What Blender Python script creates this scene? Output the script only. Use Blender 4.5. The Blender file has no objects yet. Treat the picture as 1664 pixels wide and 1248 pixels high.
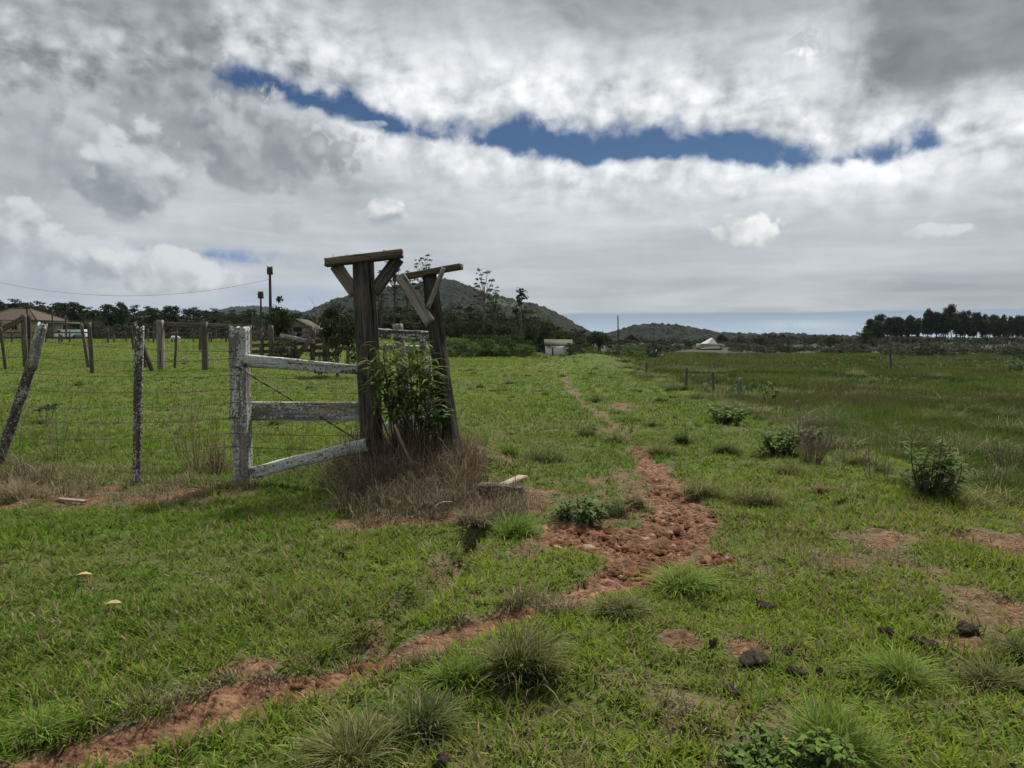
import bpy, bmesh, math, random
import numpy as np
from mathutils import Vector, Matrix, Euler

random.seed(7)
RNG = np.random.default_rng(7)
S = bpy.context.scene
COL = S.collection

# ------------------------------------------------------------------ camera
PW, PH, FPX = 1664.0, 1248.0, 1153.0
HOR = 548.0
EYE = 1.5
PITCH = math.atan((PH / 2 - HOR) / FPX)
cam_d = bpy.data.cameras.new('camera')
cam = bpy.data.objects.new('camera', cam_d)
COL.objects.link(cam)
cam.location = (0, 0, EYE)
cam.rotation_euler = (math.pi / 2 - PITCH, 0, 0)
cam_d.sensor_width = 36.0
cam_d.lens = 36.0 * FPX / PW
cam_d.clip_start = 0.05
cam_d.clip_end = 20000
S.camera = cam

def ray(px, py):
    X = (px - PW / 2) / FPX
    Y = (PH / 2 - py) / FPX
    c, s = math.cos(PITCH), math.sin(PITCH)
    return Vector((X, c + Y * s, -s + Y * c))

def azel(px, py):
    d = ray(px, py).normalized()
    return math.degrees(math.atan2(d.x, d.y)), math.degrees(math.asin(d.z))

# ------------------------------------------------------------------ exposure, light
S.view_settings.view_transform = 'Standard'
S.view_settings.look = 'None'
S.view_settings.exposure = 0.42
S.view_settings.gamma = 1.0
S.render.engine = 'CYCLES'
S.cycles.use_denoising = True
S.cycles.max_bounces = 8
S.cycles.diffuse_bounces = 3
S.cycles.glossy_bounces = 2
S.cycles.transmission_bounces = 4
S.cycles.transparent_max_bounces = 8
S.cycles.volume_bounces = 0

SUN_EL, SUN_AZ = 56.0, 28.0      # degrees above the horizon, degrees right of the view
sun_d = bpy.data.lights.new('sun', 'SUN')
sun_d.energy = 4.8
sun_d.angle = math.radians(7)
sun_d.color = (1.0, 0.96, 0.88)
sun = bpy.data.objects.new('sun', sun_d)
COL.objects.link(sun)
_sd = Vector((math.sin(math.radians(SUN_AZ)) * math.cos(math.radians(SUN_EL)),
              math.cos(math.radians(SUN_AZ)) * math.cos(math.radians(SUN_EL)),
              math.sin(math.radians(SUN_EL))))
sun.rotation_euler = _sd.to_track_quat('Z', 'Y').to_euler()
sun.location = (0, 0, 60)

# ------------------------------------------------------------------ node helper
class NT:
    """short-hand for building node trees"""
    def __init__(s, tree):
        s.t = tree
    def n(s, kind, **kw):
        nd = s.t.nodes.new(kind)
        for k, v in kw.items():
            setattr(nd, k, v)
        return nd
    def put(s, sock, v):
        if v is None:
            return
        if isinstance(v, bpy.types.NodeSocket):
            s.t.links.new(v, sock)
        else:
            sock.default_value = v
    def m(s, op, a, b=None, c=None, clamp=False):
        nd = s.n('ShaderNodeMath', operation=op, use_clamp=clamp)
        s.put(nd.inputs[0], a); s.put(nd.inputs[1], b); s.put(nd.inputs[2], c)
        return nd.outputs[0]
    def add(s, a, b): return s.m('ADD', a, b)
    def sub(s, a, b): return s.m('SUBTRACT', a, b)
    def mul(s, a, b): return s.m('MULTIPLY', a, b)
    def div(s, a, b): return s.m('DIVIDE', a, b)
    def ss(s, x, lo, hi, olo=0.0, ohi=1.0):
        nd = s.n('ShaderNodeMapRange', interpolation_type='SMOOTHSTEP')
        s.put(nd.inputs[0], x); s.put(nd.inputs[1], lo); s.put(nd.inputs[2], hi)
        s.put(nd.inputs[3], olo); s.put(nd.inputs[4], ohi)
        return nd.outputs[0]
    def lin(s, x, lo, hi, olo=0.0, ohi=1.0):
        nd = s.n('ShaderNodeMapRange')
        s.put(nd.inputs[0], x); s.put(nd.inputs[1], lo); s.put(nd.inputs[2], hi)
        s.put(nd.inputs[3], olo); s.put(nd.inputs[4], ohi)
        return nd.outputs[0]
    def gauss(s, x):          # exp(-x^2)
        return s.m('POWER', 2.71828, s.mul(s.mul(x, x), -1.0))
    def vec(s, x, y, z):
        nd = s.n('ShaderNodeCombineXYZ')
        s.put(nd.inputs[0], x); s.put(nd.inputs[1], y); s.put(nd.inputs[2], z)
        return nd.outputs[0]
    def vm(s, op, a, b=None):
        nd = s.n('ShaderNodeVectorMath', operation=op)
        s.put(nd.inputs[0], a); s.put(nd.inputs[1], b)
        return nd.outputs['Value'] if op in ('DOT_PRODUCT', 'LENGTH', 'DISTANCE') else nd.outputs[0]
    def noise(s, v, scale, detail=5.0, rough=0.5, dist=0.0, lac=2.0, color=False):
        nd = s.n('ShaderNodeTexNoise')
        s.put(nd.inputs['Vector'], v)
        nd.inputs['Scale'].default_value = scale
        nd.inputs['Detail'].default_value = detail
        nd.inputs['Roughness'].default_value = rough
        nd.inputs['Distortion'].default_value = dist
        nd.inputs['Lacunarity'].default_value = lac
        return nd.outputs['Color' if color else 'Fac']
    def voro(s, v, scale, feature='F1', out='Distance', rand=1.0):
        nd = s.n('ShaderNodeTexVoronoi', feature=feature)
        s.put(nd.inputs['Vector'], v)
        nd.inputs['Scale'].default_value = scale
        nd.inputs['Randomness'].default_value = rand
        return nd.outputs[out]
    def mix(s, f, a, b, blend='MIX'):
        nd = s.n('ShaderNodeMix', data_type='RGBA', blend_type=blend)
        s.put(nd.inputs[0], f)
        for i, v in ((6, a), (7, b)):
            if isinstance(v, tuple) and len(v) == 3:
                v = (*v, 1.0)
            s.put(nd.inputs[i], v)
        return nd.outputs[2]
    def ramp(s, f, stops):
        nd = s.n('ShaderNodeValToRGB')
        el = nd.color_ramp.elements
        while len(el) < len(stops):
            el.new(0.5)
        for e, (p, c) in zip(el, stops):
            e.position = p; e.color = (*c, 1.0) if len(c) == 3 else c
        s.put(nd.inputs[0], f)
        return nd.outputs[0]
    def curve(s, x, pts):
        nd = s.n('ShaderNodeFloatCurve')
        c = nd.mapping.curves[0]
        while len(c.points) < len(pts):
            c.points.new(0.5, 0.5)
        for p, (a, b) in zip(c.points, pts):
            p.location = (a, b); p.handle_type = 'AUTO'
        nd.mapping.update()
        s.put(nd.inputs['Value'], x)
        return nd.outputs[0]
# ------------------------------------------------------------------ sky
def srgb(r, g, b):
    f = lambda c: (c / 255 / 12.92) if c / 255 <= 0.04045 else ((c / 255 + 0.055) / 1.055) ** 2.4
    e = 2.0 ** S.view_settings.exposure / 1.10            # colours as they should read at this exposure
    return (f(r) / e, f(g) / e, f(b) / e)

def build_sky():
    w = bpy.data.worlds.new('World')
    S.world = w
    w.use_nodes = True
    w.node_tree.nodes.clear()
    N = NT(w.node_tree)
    D = N.n('ShaderNodeTexCoord').outputs['Generated']
    sep = N.n('ShaderNodeSeparateXYZ'); N.put(sep.inputs[0], D)
    X, Y, Z = sep.outputs
    DEG = 57.29578
    az = N.mul(N.m('ARCTAN2', X, Y), DEG)
    el = N.mul(N.m('ARCSINE', Z), DEG)
    zc = N.add(N.m('MAXIMUM', Z, 0.0), 0.13)
    P = N.vec(N.div(X, zc), N.div(Y, zc), 0.0)              # cloud deck seen in perspective
    Q = N.vec(N.mul(az, 0.1), N.mul(el, 0.1), 3.7)          # angular coordinates
    # noises
    nb = N.noise(P, 0.8, 3, 0.5, 0.4)                       # big masses of the deck
    Qf = N.vec(N.mul(az, 0.070), N.mul(el, 0.13), 8.1)
    nf = N.noise(Qf, 2.9, 7, 0.54, 0.35)                      # fleecy detail of the deck
    nq = N.noise(Q, 2.0, 6, 0.56, 0.25)                       # isotropic billows
    nq2 = N.noise(Q, 7.5, 4, 0.58, 0.3)
    Qs = N.vec(N.mul(az, 0.035), N.mul(el, 0.42), 1.3)       # long flat streaks low down
    ns = N.noise(Qs, 2.0, 4, 0.55, 0.6)
    # relief: same billow field sampled a little way toward the light
    Ql = N.vm('ADD', Q, (0.05, 0.075, 0.0))
    nql = N.noise(Ql, 2.0, 4, 0.5, 0.25)
    nqr = N.noise(Q, 2.0, 4, 0.5, 0.25)
    relief = N.sub(nqr, nql)
    Qfl = N.vm('ADD', Qf, (0.035, 0.055, 0.0))
    nfl = N.noise(Qfl, 2.6, 4, 0.5, 0.35)
    nfr = N.noise(Qf, 2.6, 4, 0.5, 0.35)
    wv = N.vm('ADD', Q, N.vm('MULTIPLY', N.noise(Q, 9.0, 3, 0.55, color=True), (0.14, 0.11, 0.0)))
    vb = N.n('ShaderNodeTexVoronoi', feature='SMOOTH_F1')
    N.put(vb.inputs['Vector'], wv); vb.inputs['Scale'].default_value = 6.5; vb.inputs['Smoothness'].default_value = 0.25
    bil = N.sub(0.62, vb.outputs['Distance'])                 # rounded cauliflower heads
    relief_p = N.sub(nfr, nfl)

    def blob(px, py, rx, ry, pw=1.0):
        a0, e0 = azel(px, py)
        dx = N.div(N.sub(az, a0), rx / 20.0)
        dy = N.div(N.sub(el, e0), ry / 20.0)
        return N.m('SQRT', N.add(N.mul(dx, dx), N.mul(dy, dy))), dy
    def soft(px, py, rx, ry):
        r, _ = blob(px, py, rx, ry)
        return N.gauss(r)

    # --- blue gap running across the deck
    xs = N.lin(az, -40, 40)
    def edge(pts):
        out = []
        for px, py in pts:
            a, e = azel(px, py)
            out.append(((a + 40) / 80, e / 30))
        out = [(0.0, out[0][1])] + out + [(1.0, out[-1][1])]
        return N.mul(N.curve(xs, out), 30.0)
    up = edge([(330, 150), (362, 112), (430, 116), (490, 138), (560, 146), (630, 182), (700, 204), (760, 206), (850, 192),
               (930, 206), (1000, 209), (1120, 208), (1220, 216), (1300, 240), (1370, 258), (1430, 236), (1490, 222), (1560, 250)])
    lo = edge([(330, 140), (362, 150), (430, 160), (490, 176), (560, 194), (640, 216), (720, 232), (800, 247), (900, 262),
               (970, 268), (1060, 258), (1130, 258), (1220, 266), (1300, 272), (1370, 262), (1440, 258), (1500, 238), (1560, 235)])
    wob = N.add(N.add(N.mul(N.sub(nq, 0.5), 2.8), N.mul(N.sub(nq2, 0.5), 2.4)), N.mul(bil, -0.9))
    d_lo = N.add(N.sub(el, lo), N.mul(wob, 0.55))
    d_up = N.add(N.sub(up, el), wob)
    gap = N.mul(N.ss(d_lo, -0.45, 0.40), N.ss(d_up, -1.1, 0.75))

    # --- deck brightness
    above = N.ss(N.sub(el, up), -0.5, 0.5)
    e_above = N.mul(N.gauss(N.div(N.m('MAXIMUM', N.sub(el, N.add(up, 1.2)), 0.0), 3.8)), above)
    e_below = N.mul(N.gauss(N.div(N.m('MAXIMUM', N.sub(lo, el), 0.0), 3.0)), N.sub(1.0, above))
    B = N.add(0.385, N.mul(N.sub(nb, 0.5), 0.34))
    amp = N.mul(N.ss(el, 3.0, 15.0, 0.25, 1.0), N.add(0.17, N.mul(e_above, 0.17)))
    B = N.add(B, N.mul(N.sub(nf, 0.5), amp))
    B = N.add(B, N.mul(relief_p, N.mul(N.ss(el, 3.0, 14.0, 0.15, 1.0), N.add(0.34, N.add(N.mul(e_above, 0.48), N.mul(e_below, 0.25))))))
    B = N.add(B, N.mul(N.sub(ns, 0.5), N.ss(el, 16.0, 8.0, 0.02, 0.14)))
    edge_n = N.ss(N.add(nq, N.mul(N.sub(nq2, 0.5), 0.6)), 0.30, 0.66, 0.35, 1.2)
    B = N.add(B, N.mul(N.mul(e_above, edge_n), 0.22))
    B = N.add(B, N.mul(N.mul(e_below, edge_n), 0.24))
    for (px, py, rx, ry, k) in ((230, 60, 250, 95, -0.16), (335, 140, 90, 60, -0.10), (60, 200, 130, 160, -0.03),
                                (1000, 0, 360, 70, -0.12), (560, 20, 120, 60, -0.04), (60, 120, 90, 60, -0.08), (1560, 480, 260, 70, -0.03), (1140, 330, 300, 60, 0.04),
                                (760, 90, 160, 60, 0.12), (540, 60, 90, 50, 0.06), (960, 130, 240, 50, 0.05), (1350, 180, 70, 60, 0.08), (1600, 210, 110, 40, 0.12),
                                (820, 330, 260, 60, 0.05), (130, 160, 60, 40, 0.05), (560, 300, 60, 50, -0.05)):
        B = N.add(B, N.mul(soft(px, py, rx, ry), k))
    # bright holes where the sun almost breaks through
    B = N.add(B, N.mul(N.mul(soft(1312, 70, 26, 20), N.ss(nq2, 0.35, 0.7)), 0.55))
    B = N.add(B, N.mul(soft(1290, 85, 90, 60), 0.10))
    B = N.add(B, N.mul(N.mul(N.sub(bil, 0.2), N.add(e_above, N.mul(e_below, 0.7))), 0.30))
    # dark cloud at upper right, with a ragged left edge
    a0, _ = azel(1368, 120); _, e0 = azel(1400, 188)
    k1 = N.ss(N.add(N.sub(az, a0), N.mul(wob, 1.3)), -0.8, 2.6)
    k2 = N.ss(N.add(N.sub(el, e0), N.mul(wob, 0.9)), -0.5, 2.2)
    dark_r = N.mul(N.mul(k1, k2), N.ss(az, 36.0, 30.0, 0.85, 1.0))
    B = N.add(N.mul(B, N.sub(1.0, N.mul(dark_r, 0.88))), N.mul(dark_r, N.add(N.add(0.145, N.mul(N.sub(nq, 0.5), 0.16)), N.add(N.mul(N.sub(nf, 0.5), 0.10), N.mul(relief_p, 0.20)))))
    B = N.m('SMOOTH_MAX', B, N.add(N.add(0.10, N.mul(nq, 0.10)), N.add(N.mul(nf, 0.07), N.mul(relief_p, 0.15))), 0.12)
    deck = N.ramp(N.lin(B, 0.0, 1.0), [(0.0, (0.0, 0.0, 0.0)), (0.2, (0.183, 0.198, 0.220)), (0.36, (0.335, 0.363, 0.385)),
                                       (0.55, (0.535, 0.560, 0.580)), (1.0, (1.0, 1.0, 1.0))])

    # --- clear sky behind
    sky = N.n('ShaderNodeTexSky', sky_type='NISHITA')
    sky.sun_disc = False
    sky.sun_elevation = math.radians(SUN_EL)
    sky.sun_rotation = math.radians(SUN_AZ)
    sky.altitude = 20; sky.air_density = 1.0; sky.dust_density = 0.6; sky.ozone_density = 2.0
    sat = N.n('ShaderNodeHueSaturation')
    sat.inputs['Saturation'].default_value = 1.25
    N.put(sat.inputs['Color'], sky.outputs[0])
    nish = N.mix(1.0, sat.outputs[0], (0.021, 0.025, 0.030), 'MULTIPLY')
    col = N.mix(gap, deck, nish)

    # --- second thin gap low at left, and pale band along the horizon
    g2 = N.mul(soft(355, 416, 150, 11), N.ss(N.add(nq2, N.mul(nq, 0.6)), 0.55, 0.85, 1.0, 0.15))
    col = N.mix(N.mul(g2, 0.95), col, srgb(112, 140, 180))
    g3 = N.mul(soft(480, 486, 90, 22), 0.5)
    col = N.mix(g3, col, srgb(150, 172, 200))
    g4 = N.mul(N.mul(N.ss(el, 3.6, 1.6), N.ss(az, -6.0, -20.0)), 0.4)
    col = N.mix(g4, col, srgb(152, 172, 196))
    eb = azel(1250, 506)[1]
    be = N.add(eb, N.add(N.mul(N.sub(ns, 0.5), 0.35), N.mul(N.sub(nq2, 0.5), 0.12)))
    band = N.mul(N.ss(N.sub(be, el), -0.06, 0.16), N.ss(az, 1.5, 5.0))
    bcol = N.mix(N.ss(el, 2.1, 0.3), srgb(136, 155, 172), srgb(164, 180, 193))
    col = N.mix(band, col, bcol)
    sl = N.mul(N.mul(soft(1300, 528, 55, 6), N.ss(nq2, 0.3, 0.6)), 0.8)
    col = N.mix(sl, col, srgb(186, 198, 204))

    # --- cumulus puffs: (px, py, rx, ry, bright, dark, opacity, light bias, ragged)
    def puff(col, px, py, rx, ry, hi, lo_, op, bias=0.0, rag=1.7, flat=0.0):
        r, dy = blob(px, py, rx, ry)
        body = N.add(N.sub(1.0, r), N.mul(N.sub(nq, 0.5), rag))
        body = N.add(body, N.add(N.mul(N.sub(nq2, 0.5), 0.55 * rag), N.mul(N.sub(bil, 0.2), 0.55)))
        if flat:
            body = N.sub(body, N.mul(N.ss(dy, -0.35, -0.9), flat))
        mk = N.mul(N.ss(body, 0.0, N.ss(dy, 0.3, -0.9, 0.30, 1.0)), op)
        sh = N.add(N.add(0.5 + bias, N.mul(dy, 0.34)), N.mul(relief, 3.0))
        sh = N.add(sh, N.add(N.mul(N.sub(nq2, 0.5), 0.22), N.mul(N.sub(bil, 0.2), 0.42)))
        sh = N.ss(sh, 0.1, 0.95)
        return N.mix(mk, col, N.mix(sh, lo_, hi))
    W, G = srgb(228, 231, 232), srgb(140, 147, 155)
    GD = srgb(118, 124, 132)
    col = puff(col, 300, 170, 120, 60, srgb(150, 155, 160), srgb(112, 118, 125), 0.7)
    col = puff(col, 250, 215, 120, 70, srgb(165, 170, 174), srgb(122, 128, 135), 0.6)
    col = puff(col, 60, 250, 90, 110, srgb(178, 184, 190), srgb(140, 147, 154), 0.6)
    col = puff(col, 130, 230, 50, 80, srgb(200, 204, 207), srgb(150, 157, 163), 0.55, rag=2.2)
    col = puff(col, 225, 290, 70, 85, srgb(202, 206, 209), srgb(132, 139, 147), 0.88, rag=1.5, flat=0.7)
    col = puff(col, 190, 325, 85, 42, srgb(162, 169, 175), srgb(124, 132, 141), 0.75, -0.05)
    col = puff(col, 450, 255, 125, 78, srgb(182, 186, 190), srgb(128, 134, 141), 0.85, -0.12, flat=0.9)
    col = puff(col, 400, 290, 70, 34, srgb(158, 163, 168), srgb(124, 130, 137), 0.7, -0.1)
    col = puff(col, 20, 370, 75, 50, srgb(206, 210, 212), srgb(150, 158, 165), 0.85, 0.05)
    col = puff(col, 130, 430, 150, 46, srgb(196, 201, 205), srgb(146, 154, 163), 0.8, 0.0)
    col = puff(col, 270, 448, 120, 42, srgb(206, 210, 212), srgb(150, 158, 166), 0.9, 0.05, flat=0.4)
    col = puff(col, 20, 460, 110, 22, srgb(180, 188, 194), srgb(150, 160, 170), 0.6)
    col = puff(col, 465, 365, 36, 26, srgb(190, 195, 198), srgb(152, 159, 166), 0.5)
    col = puff(col, 624, 350, 46, 32, srgb(236, 238, 238), srgb(160, 166, 171), 0.95, 0.0, 1.5, 0.5)
    col = puff(col, 1200, 388, 60, 31, srgb(240, 241, 240), srgb(176, 181, 183), 0.9, 0.06, 1.9, 0.4)
    col = puff(col, 1512, 376, 52, 16, srgb(212, 216, 217), srgb(172, 178, 180), 0.75, 0.05, 2.0)
    col = puff(col, 600, 203, 30, 8, srgb(190, 196, 204), srgb(150, 162, 178), 0.6, 0.1, 2.2)
    col = puff(col, 1430, 462, 28, 12, srgb(180, 186, 188), srgb(160, 167, 170), 0.5, 0.0, 1.8)

    # --- unseen sky overhead brightened to light the ground, most toward the hidden sun
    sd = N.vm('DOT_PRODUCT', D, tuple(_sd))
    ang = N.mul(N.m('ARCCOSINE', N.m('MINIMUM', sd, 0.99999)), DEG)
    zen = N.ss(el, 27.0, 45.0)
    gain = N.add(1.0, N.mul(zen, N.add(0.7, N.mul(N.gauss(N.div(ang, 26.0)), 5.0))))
    below = N.ss(el, -4.0, 0.0)
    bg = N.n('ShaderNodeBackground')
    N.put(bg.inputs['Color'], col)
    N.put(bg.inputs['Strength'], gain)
    out = N.n('ShaderNodeOutputWorld')
    N.t.links.new(bg.outputs[0], out.inputs[0])

build_sky()
S.world.cycles.sampling_method = 'MANUAL'
S.world.cycles.sample_map_resolution = 512
# ------------------------------------------------------------------ noise and small numpy tools
def _hash(ix, iy, seed):
    h = (ix.astype(np.int64) * 374761393 + iy.astype(np.int64) * 668265263 + seed * 974711) & 0xFFFFFFFF
    h = ((h ^ (h >> 13)) * 1274126177) & 0xFFFFFFFF
    return ((h ^ (h >> 16)) & 0xFFFFFF) / float(0xFFFFFF)

def vnoise(x, y, seed=0):
    x = np.asarray(x, float); y = np.asarray(y, float)
    ix, iy = np.floor(x), np.floor(y)
    fx, fy = x - ix, y - iy
    fx = fx * fx * (3 - 2 * fx); fy = fy * fy * (3 - 2 * fy)
    a, b = _hash(ix, iy, seed), _hash(ix + 1, iy, seed)
    c, d = _hash(ix, iy + 1, seed), _hash(ix + 1, iy + 1, seed)
    return (a + (b - a) * fx) * (1 - fy) + (c + (d - c) * fx) * fy

def fbm(x, y, seed=0, octaves=4, gain=0.5):
    t, a, n = 0.0, 1.0, 0.0
    for k in range(octaves):
        t = t + a * vnoise(x * 2 ** k + 17.3 * k, y * 2 ** k - 9.1 * k, seed + k)
        n += a; a *= gain
    return t / n

def sst(x, lo, hi):
    t = np.clip((np.asarray(x, float) - lo) / (hi - lo), 0, 1)
    return t * t * (3 - 2 * t)

def seg_dist(x, y, pts):
    """distance to a polyline and the interpolated third value there"""
    best = np.full(np.shape(x), 1e9); val = np.zeros(np.shape(x))
    for (x0, y0, w0), (x1, y1, w1) in zip(pts[:-1], pts[1:]):
        dx, dy = x1 - x0, y1 - y0
        t = np.clip(((x - x0) * dx + (y - y0) * dy) / (dx * dx + dy * dy + 1e-9), 0, 1)
        d = np.hypot(x - (x0 + t * dx), y - (y0 + t * dy))
        k = d < best
        best = np.where(k, d, best); val = np.where(k, w0 + (w1 - w0) * t, val)
    return best, val

def lerp3(a, b, t):
    return np.asarray(a)[None] * (1 - t[:, None]) + np.asarray(b)[None] * t[:, None]

# ------------------------------------------------------------------ terrain
def crest_x(y):
    return np.interp(y, [-50, 4, 10, 20, 36, 60], [3.8, 3.9, 4.2, 4.9, 5.9, 6.7]) + 0.6 * (fbm(np.asarray(y, float) * 0.22, np.asarray(y, float) * 0 + 3.0, 19, 3) - 0.5)

def slope_t(x, y):
    return sst(x, crest_x(y), np.interp(y, [-50, 5, 12, 40, 70], [6.8, 7.0, 7.7, 8.3, 9.3]) + 1.6 * (fbm(np.asarray(y, float) * 0.30, np.asarray(y, float) * 0 + 7.0, 23, 3) - 0.5))

def H0(x, y):
    x = np.asarray(x, float); y = np.asarray(y, float)
    L = sst(-x, 1.5 + 0.065 * np.clip(y, 0, 70), 9.0 + 0.075 * np.clip(y, 0, 70))
    rise = 0.0215 * np.clip(y - 8.5, 0, 48)
    rise = rise + 0.10 * sst(y, 56, 95)
    desc = -0.018 * np.clip(y - 36, 0, 64)
    z = L * rise + (1 - L) * desc
    s = slope_t(x, y)
    low = -1.12 - 0.30 * sst(x, 9, 60) - 0.15 * sst(y, 40, 110)
    z = z * (1 - s) + low * s
    z = z + 0.65 * np.exp(-(((x - 4.2) / 2.4) ** 2 + ((y - 39) / 2.2) ** 2))
    z = z + 0.26 * sst(np.exp(-(((x + 1.05) / 1.25) ** 2 + ((y - 8.1) / 1.35) ** 2)), 0.25, 0.75)
    return z

def hit(px, py, f):
    d = ray(px, py); t = 0.8; o = Vector((0, 0, EYE))
    step = 0.05
    while t < 4000:
        p = o + d * t
        if p.z < float(f(p.x, p.y)):
            break
        step = max(0.05, 0.02 * t)
        t += step
    lo_, hi_ = t - step, t
    for _ in range(16):
        m = (lo_ + hi_) / 2
        p = o + d * m
        if p.z < float(f(p.x, p.y)): hi_ = m
        else: lo_ = m
    return o + d * hi_

def world_line(pts):
    out = []
    for px, py, hw in pts:
        p = hit(px, py, H0)
        out.append((p.x, p.y, hw * p.y / FPX))
    return out

TRAIL = world_line([(-120, 1290, 46), (60, 1235, 46), (200, 1195, 44), (330, 1152, 36), (420, 1126, 27), (520, 1102, 28), (640, 1062, 26),
                    (740, 1030, 28), (810, 1006, 18), (880, 990, 14), (940, 970, 26), (1000, 945, 34), (1055, 905, 62),
                    (1085, 868, 66), (1105, 832, 42), (1092, 800, 30), (1072, 775, 20), (1050, 748, 13), (1036, 728, 6)])
FAINT = world_line([(1036, 728, 10), (1000, 692, 8), (950, 657, 7), (925, 630, 6), (915, 604, 4)])
DITCH = world_line([(540, 1062, 26), (600, 1030, 36), (650, 995, 40), (705, 950, 50), (745, 905, 44), (770, 872, 24)])

def ell(px, py, rx, ry, k):
    p = hit(px, py, H0)
    return (p.x, p.y, rx * p.y / FPX, ry * p.y * p.y / (FPX * EYE), k)

PATCHES = [ell(*a) for a in (
    (1040, 882, 165, 44, 1.25), (915, 878, 80, 18, 1.1), (1150, 908, 80, 24, 0.8), (1010, 930, 70, 26, 0.9), (1380, 918, 90, 22, 0.45), (1290, 935, 40, 12, 0.4),
    (1225, 1052, 50, 18, 0.75), (1105, 1042, 32, 12, 0.6), (1562, 1045, 44, 13, 0.75), (1088, 1175, 34, 56, 0.66), (1020, 1240, 60, 18, 0.42),
    (1630, 888, 80, 28, 0.6), (420, 1082, 50, 14, 0.40), (250, 1140, 50, 18, 0.34), (120, 806, 170, 22, 0.55), (300, 806, 100, 22, 0.6), (40, 770, 80, 20, 0.5),
    (768, 742, 24, 40, 0.8), (690, 850, 60, 14, 1.3), (700, 800, 150, 44, 0.9), (880, 830, 40, 20, 0.7), (1450, 880, 70, 16, 0.4), (1500, 932, 46, 11, 0.4),
    (1560, 1000, 40, 10, 0.35), (1040, 1120, 60, 18, 0.25), (930, 900, 40, 16, 0.4), (1250, 960, 60, 12, 0.35), (60, 1180, 90, 26, 0.3))]

def dirt(x, y):
    """0 grass .. 1 bare soil"""
    x = np.asarray(x, float); y = np.asarray(y, float)
    wob = fbm(x * 2.3, y * 2.3, 31, 4, 0.6) - 0.5
    d, w = seg_dist(x, y, TRAIL)
    v = 1.25 - sst(d + wob * (0.05 + w * 0.8), w * 0.55, w * 1.45 + 0.05)
    v = np.where(d > 3, 0, v - 0.15)
    d3, w3 = seg_dist(x, y, FAINT)
    v = np.maximum(v, 0.40 * (1 - sst(d3 + wob * 0.4, w3 * 0.3, w3 * 1.6 + 0.04)))
    d2, w2 = seg_dist(x, y, DITCH)
    v = np.maximum(v, 0.34 * (1 - sst(d2 + wob * 0.5, w2 * 0.2, w2 * 0.8)))
    for (cx, cy, rx, ry, k) in PATCHES:
        r = np.hypot((x - cx) / rx, (y - cy) / ry)
        v = np.maximum(v, k * (1 - sst(r + wob * 2.4, 0.25, 1.3)))
    n = fbm(x * 5.0, y * 5.0, 77, 4, 0.6)
    patchy = 0.42 * sst(fbm(x * 0.8, y * 0.8, 5, 3), 0.60, 0.74) * (x > 0) * (y < 16)
    v = np.maximum(v, patchy)
    return np.clip(v + (n - 0.5) * 1.3 * (v > 0.04) * np.minimum(1, v * 2.5), 0, 1)

def H(x, y):
    x = np.asarray(x, float); y = np.asarray(y, float)
    z = H0(x, y)
    near = 1 - sst(y, 25, 60)
    z = z + near * (0.07 * (fbm(x * 0.7, y * 0.7, 3, 3) - 0.5) + 0.085 * (fbm(x * 2.6, y * 2.6, 9, 3) - 0.5))
    d, w = seg_dist(x, y, TRAIL)
    z = z - 0.042 * (1 - sst(d, w * 0.35, w * 1.3 + 0.08)) * (w > 0.05)
    d2, w2 = seg_dist(x, y, DITCH)
    z = z - 0.17 * (1 - sst(d2 + (fbm(x * 3, y * 3, 4, 2) - .5) * .2, w2 * 0.2, w2 * 0.75 + 0.05))
    return z

def ground(px, py):
    return hit(px, py, H)

def gz(x, y):
    return float(H(x, y))

# ------------------------------------------------------------------ object helpers
def tag(o, label=None, cat=None, group=None, kind=None):
    if label: o['label'] = label
    if cat: o['category'] = cat
    if group: o['group'] = group
    if kind: o['kind'] = kind
    return o

def empty(name, loc=(0, 0, 0), rz=0.0, **kw):
    o = bpy.data.objects.new(name, None)
    o.empty_display_size = 0.2
    COL.objects.link(o)
    o.location = loc
    o.rotation_euler = (0, 0, rz)
    return tag(o, **kw)

def link(name, me, mat=None, parent=None, loc=None, **kw):
    o = bpy.data.objects.new(name, me)
    COL.objects.link(o)
    if mat is not None and not me.materials:
        for m_ in (mat if isinstance(mat, (list, tuple)) else [mat]):
            me.materials.append(m_)
    if parent: o.parent = parent
    if loc is not None: o.location = loc
    return tag(o, **kw)

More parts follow.
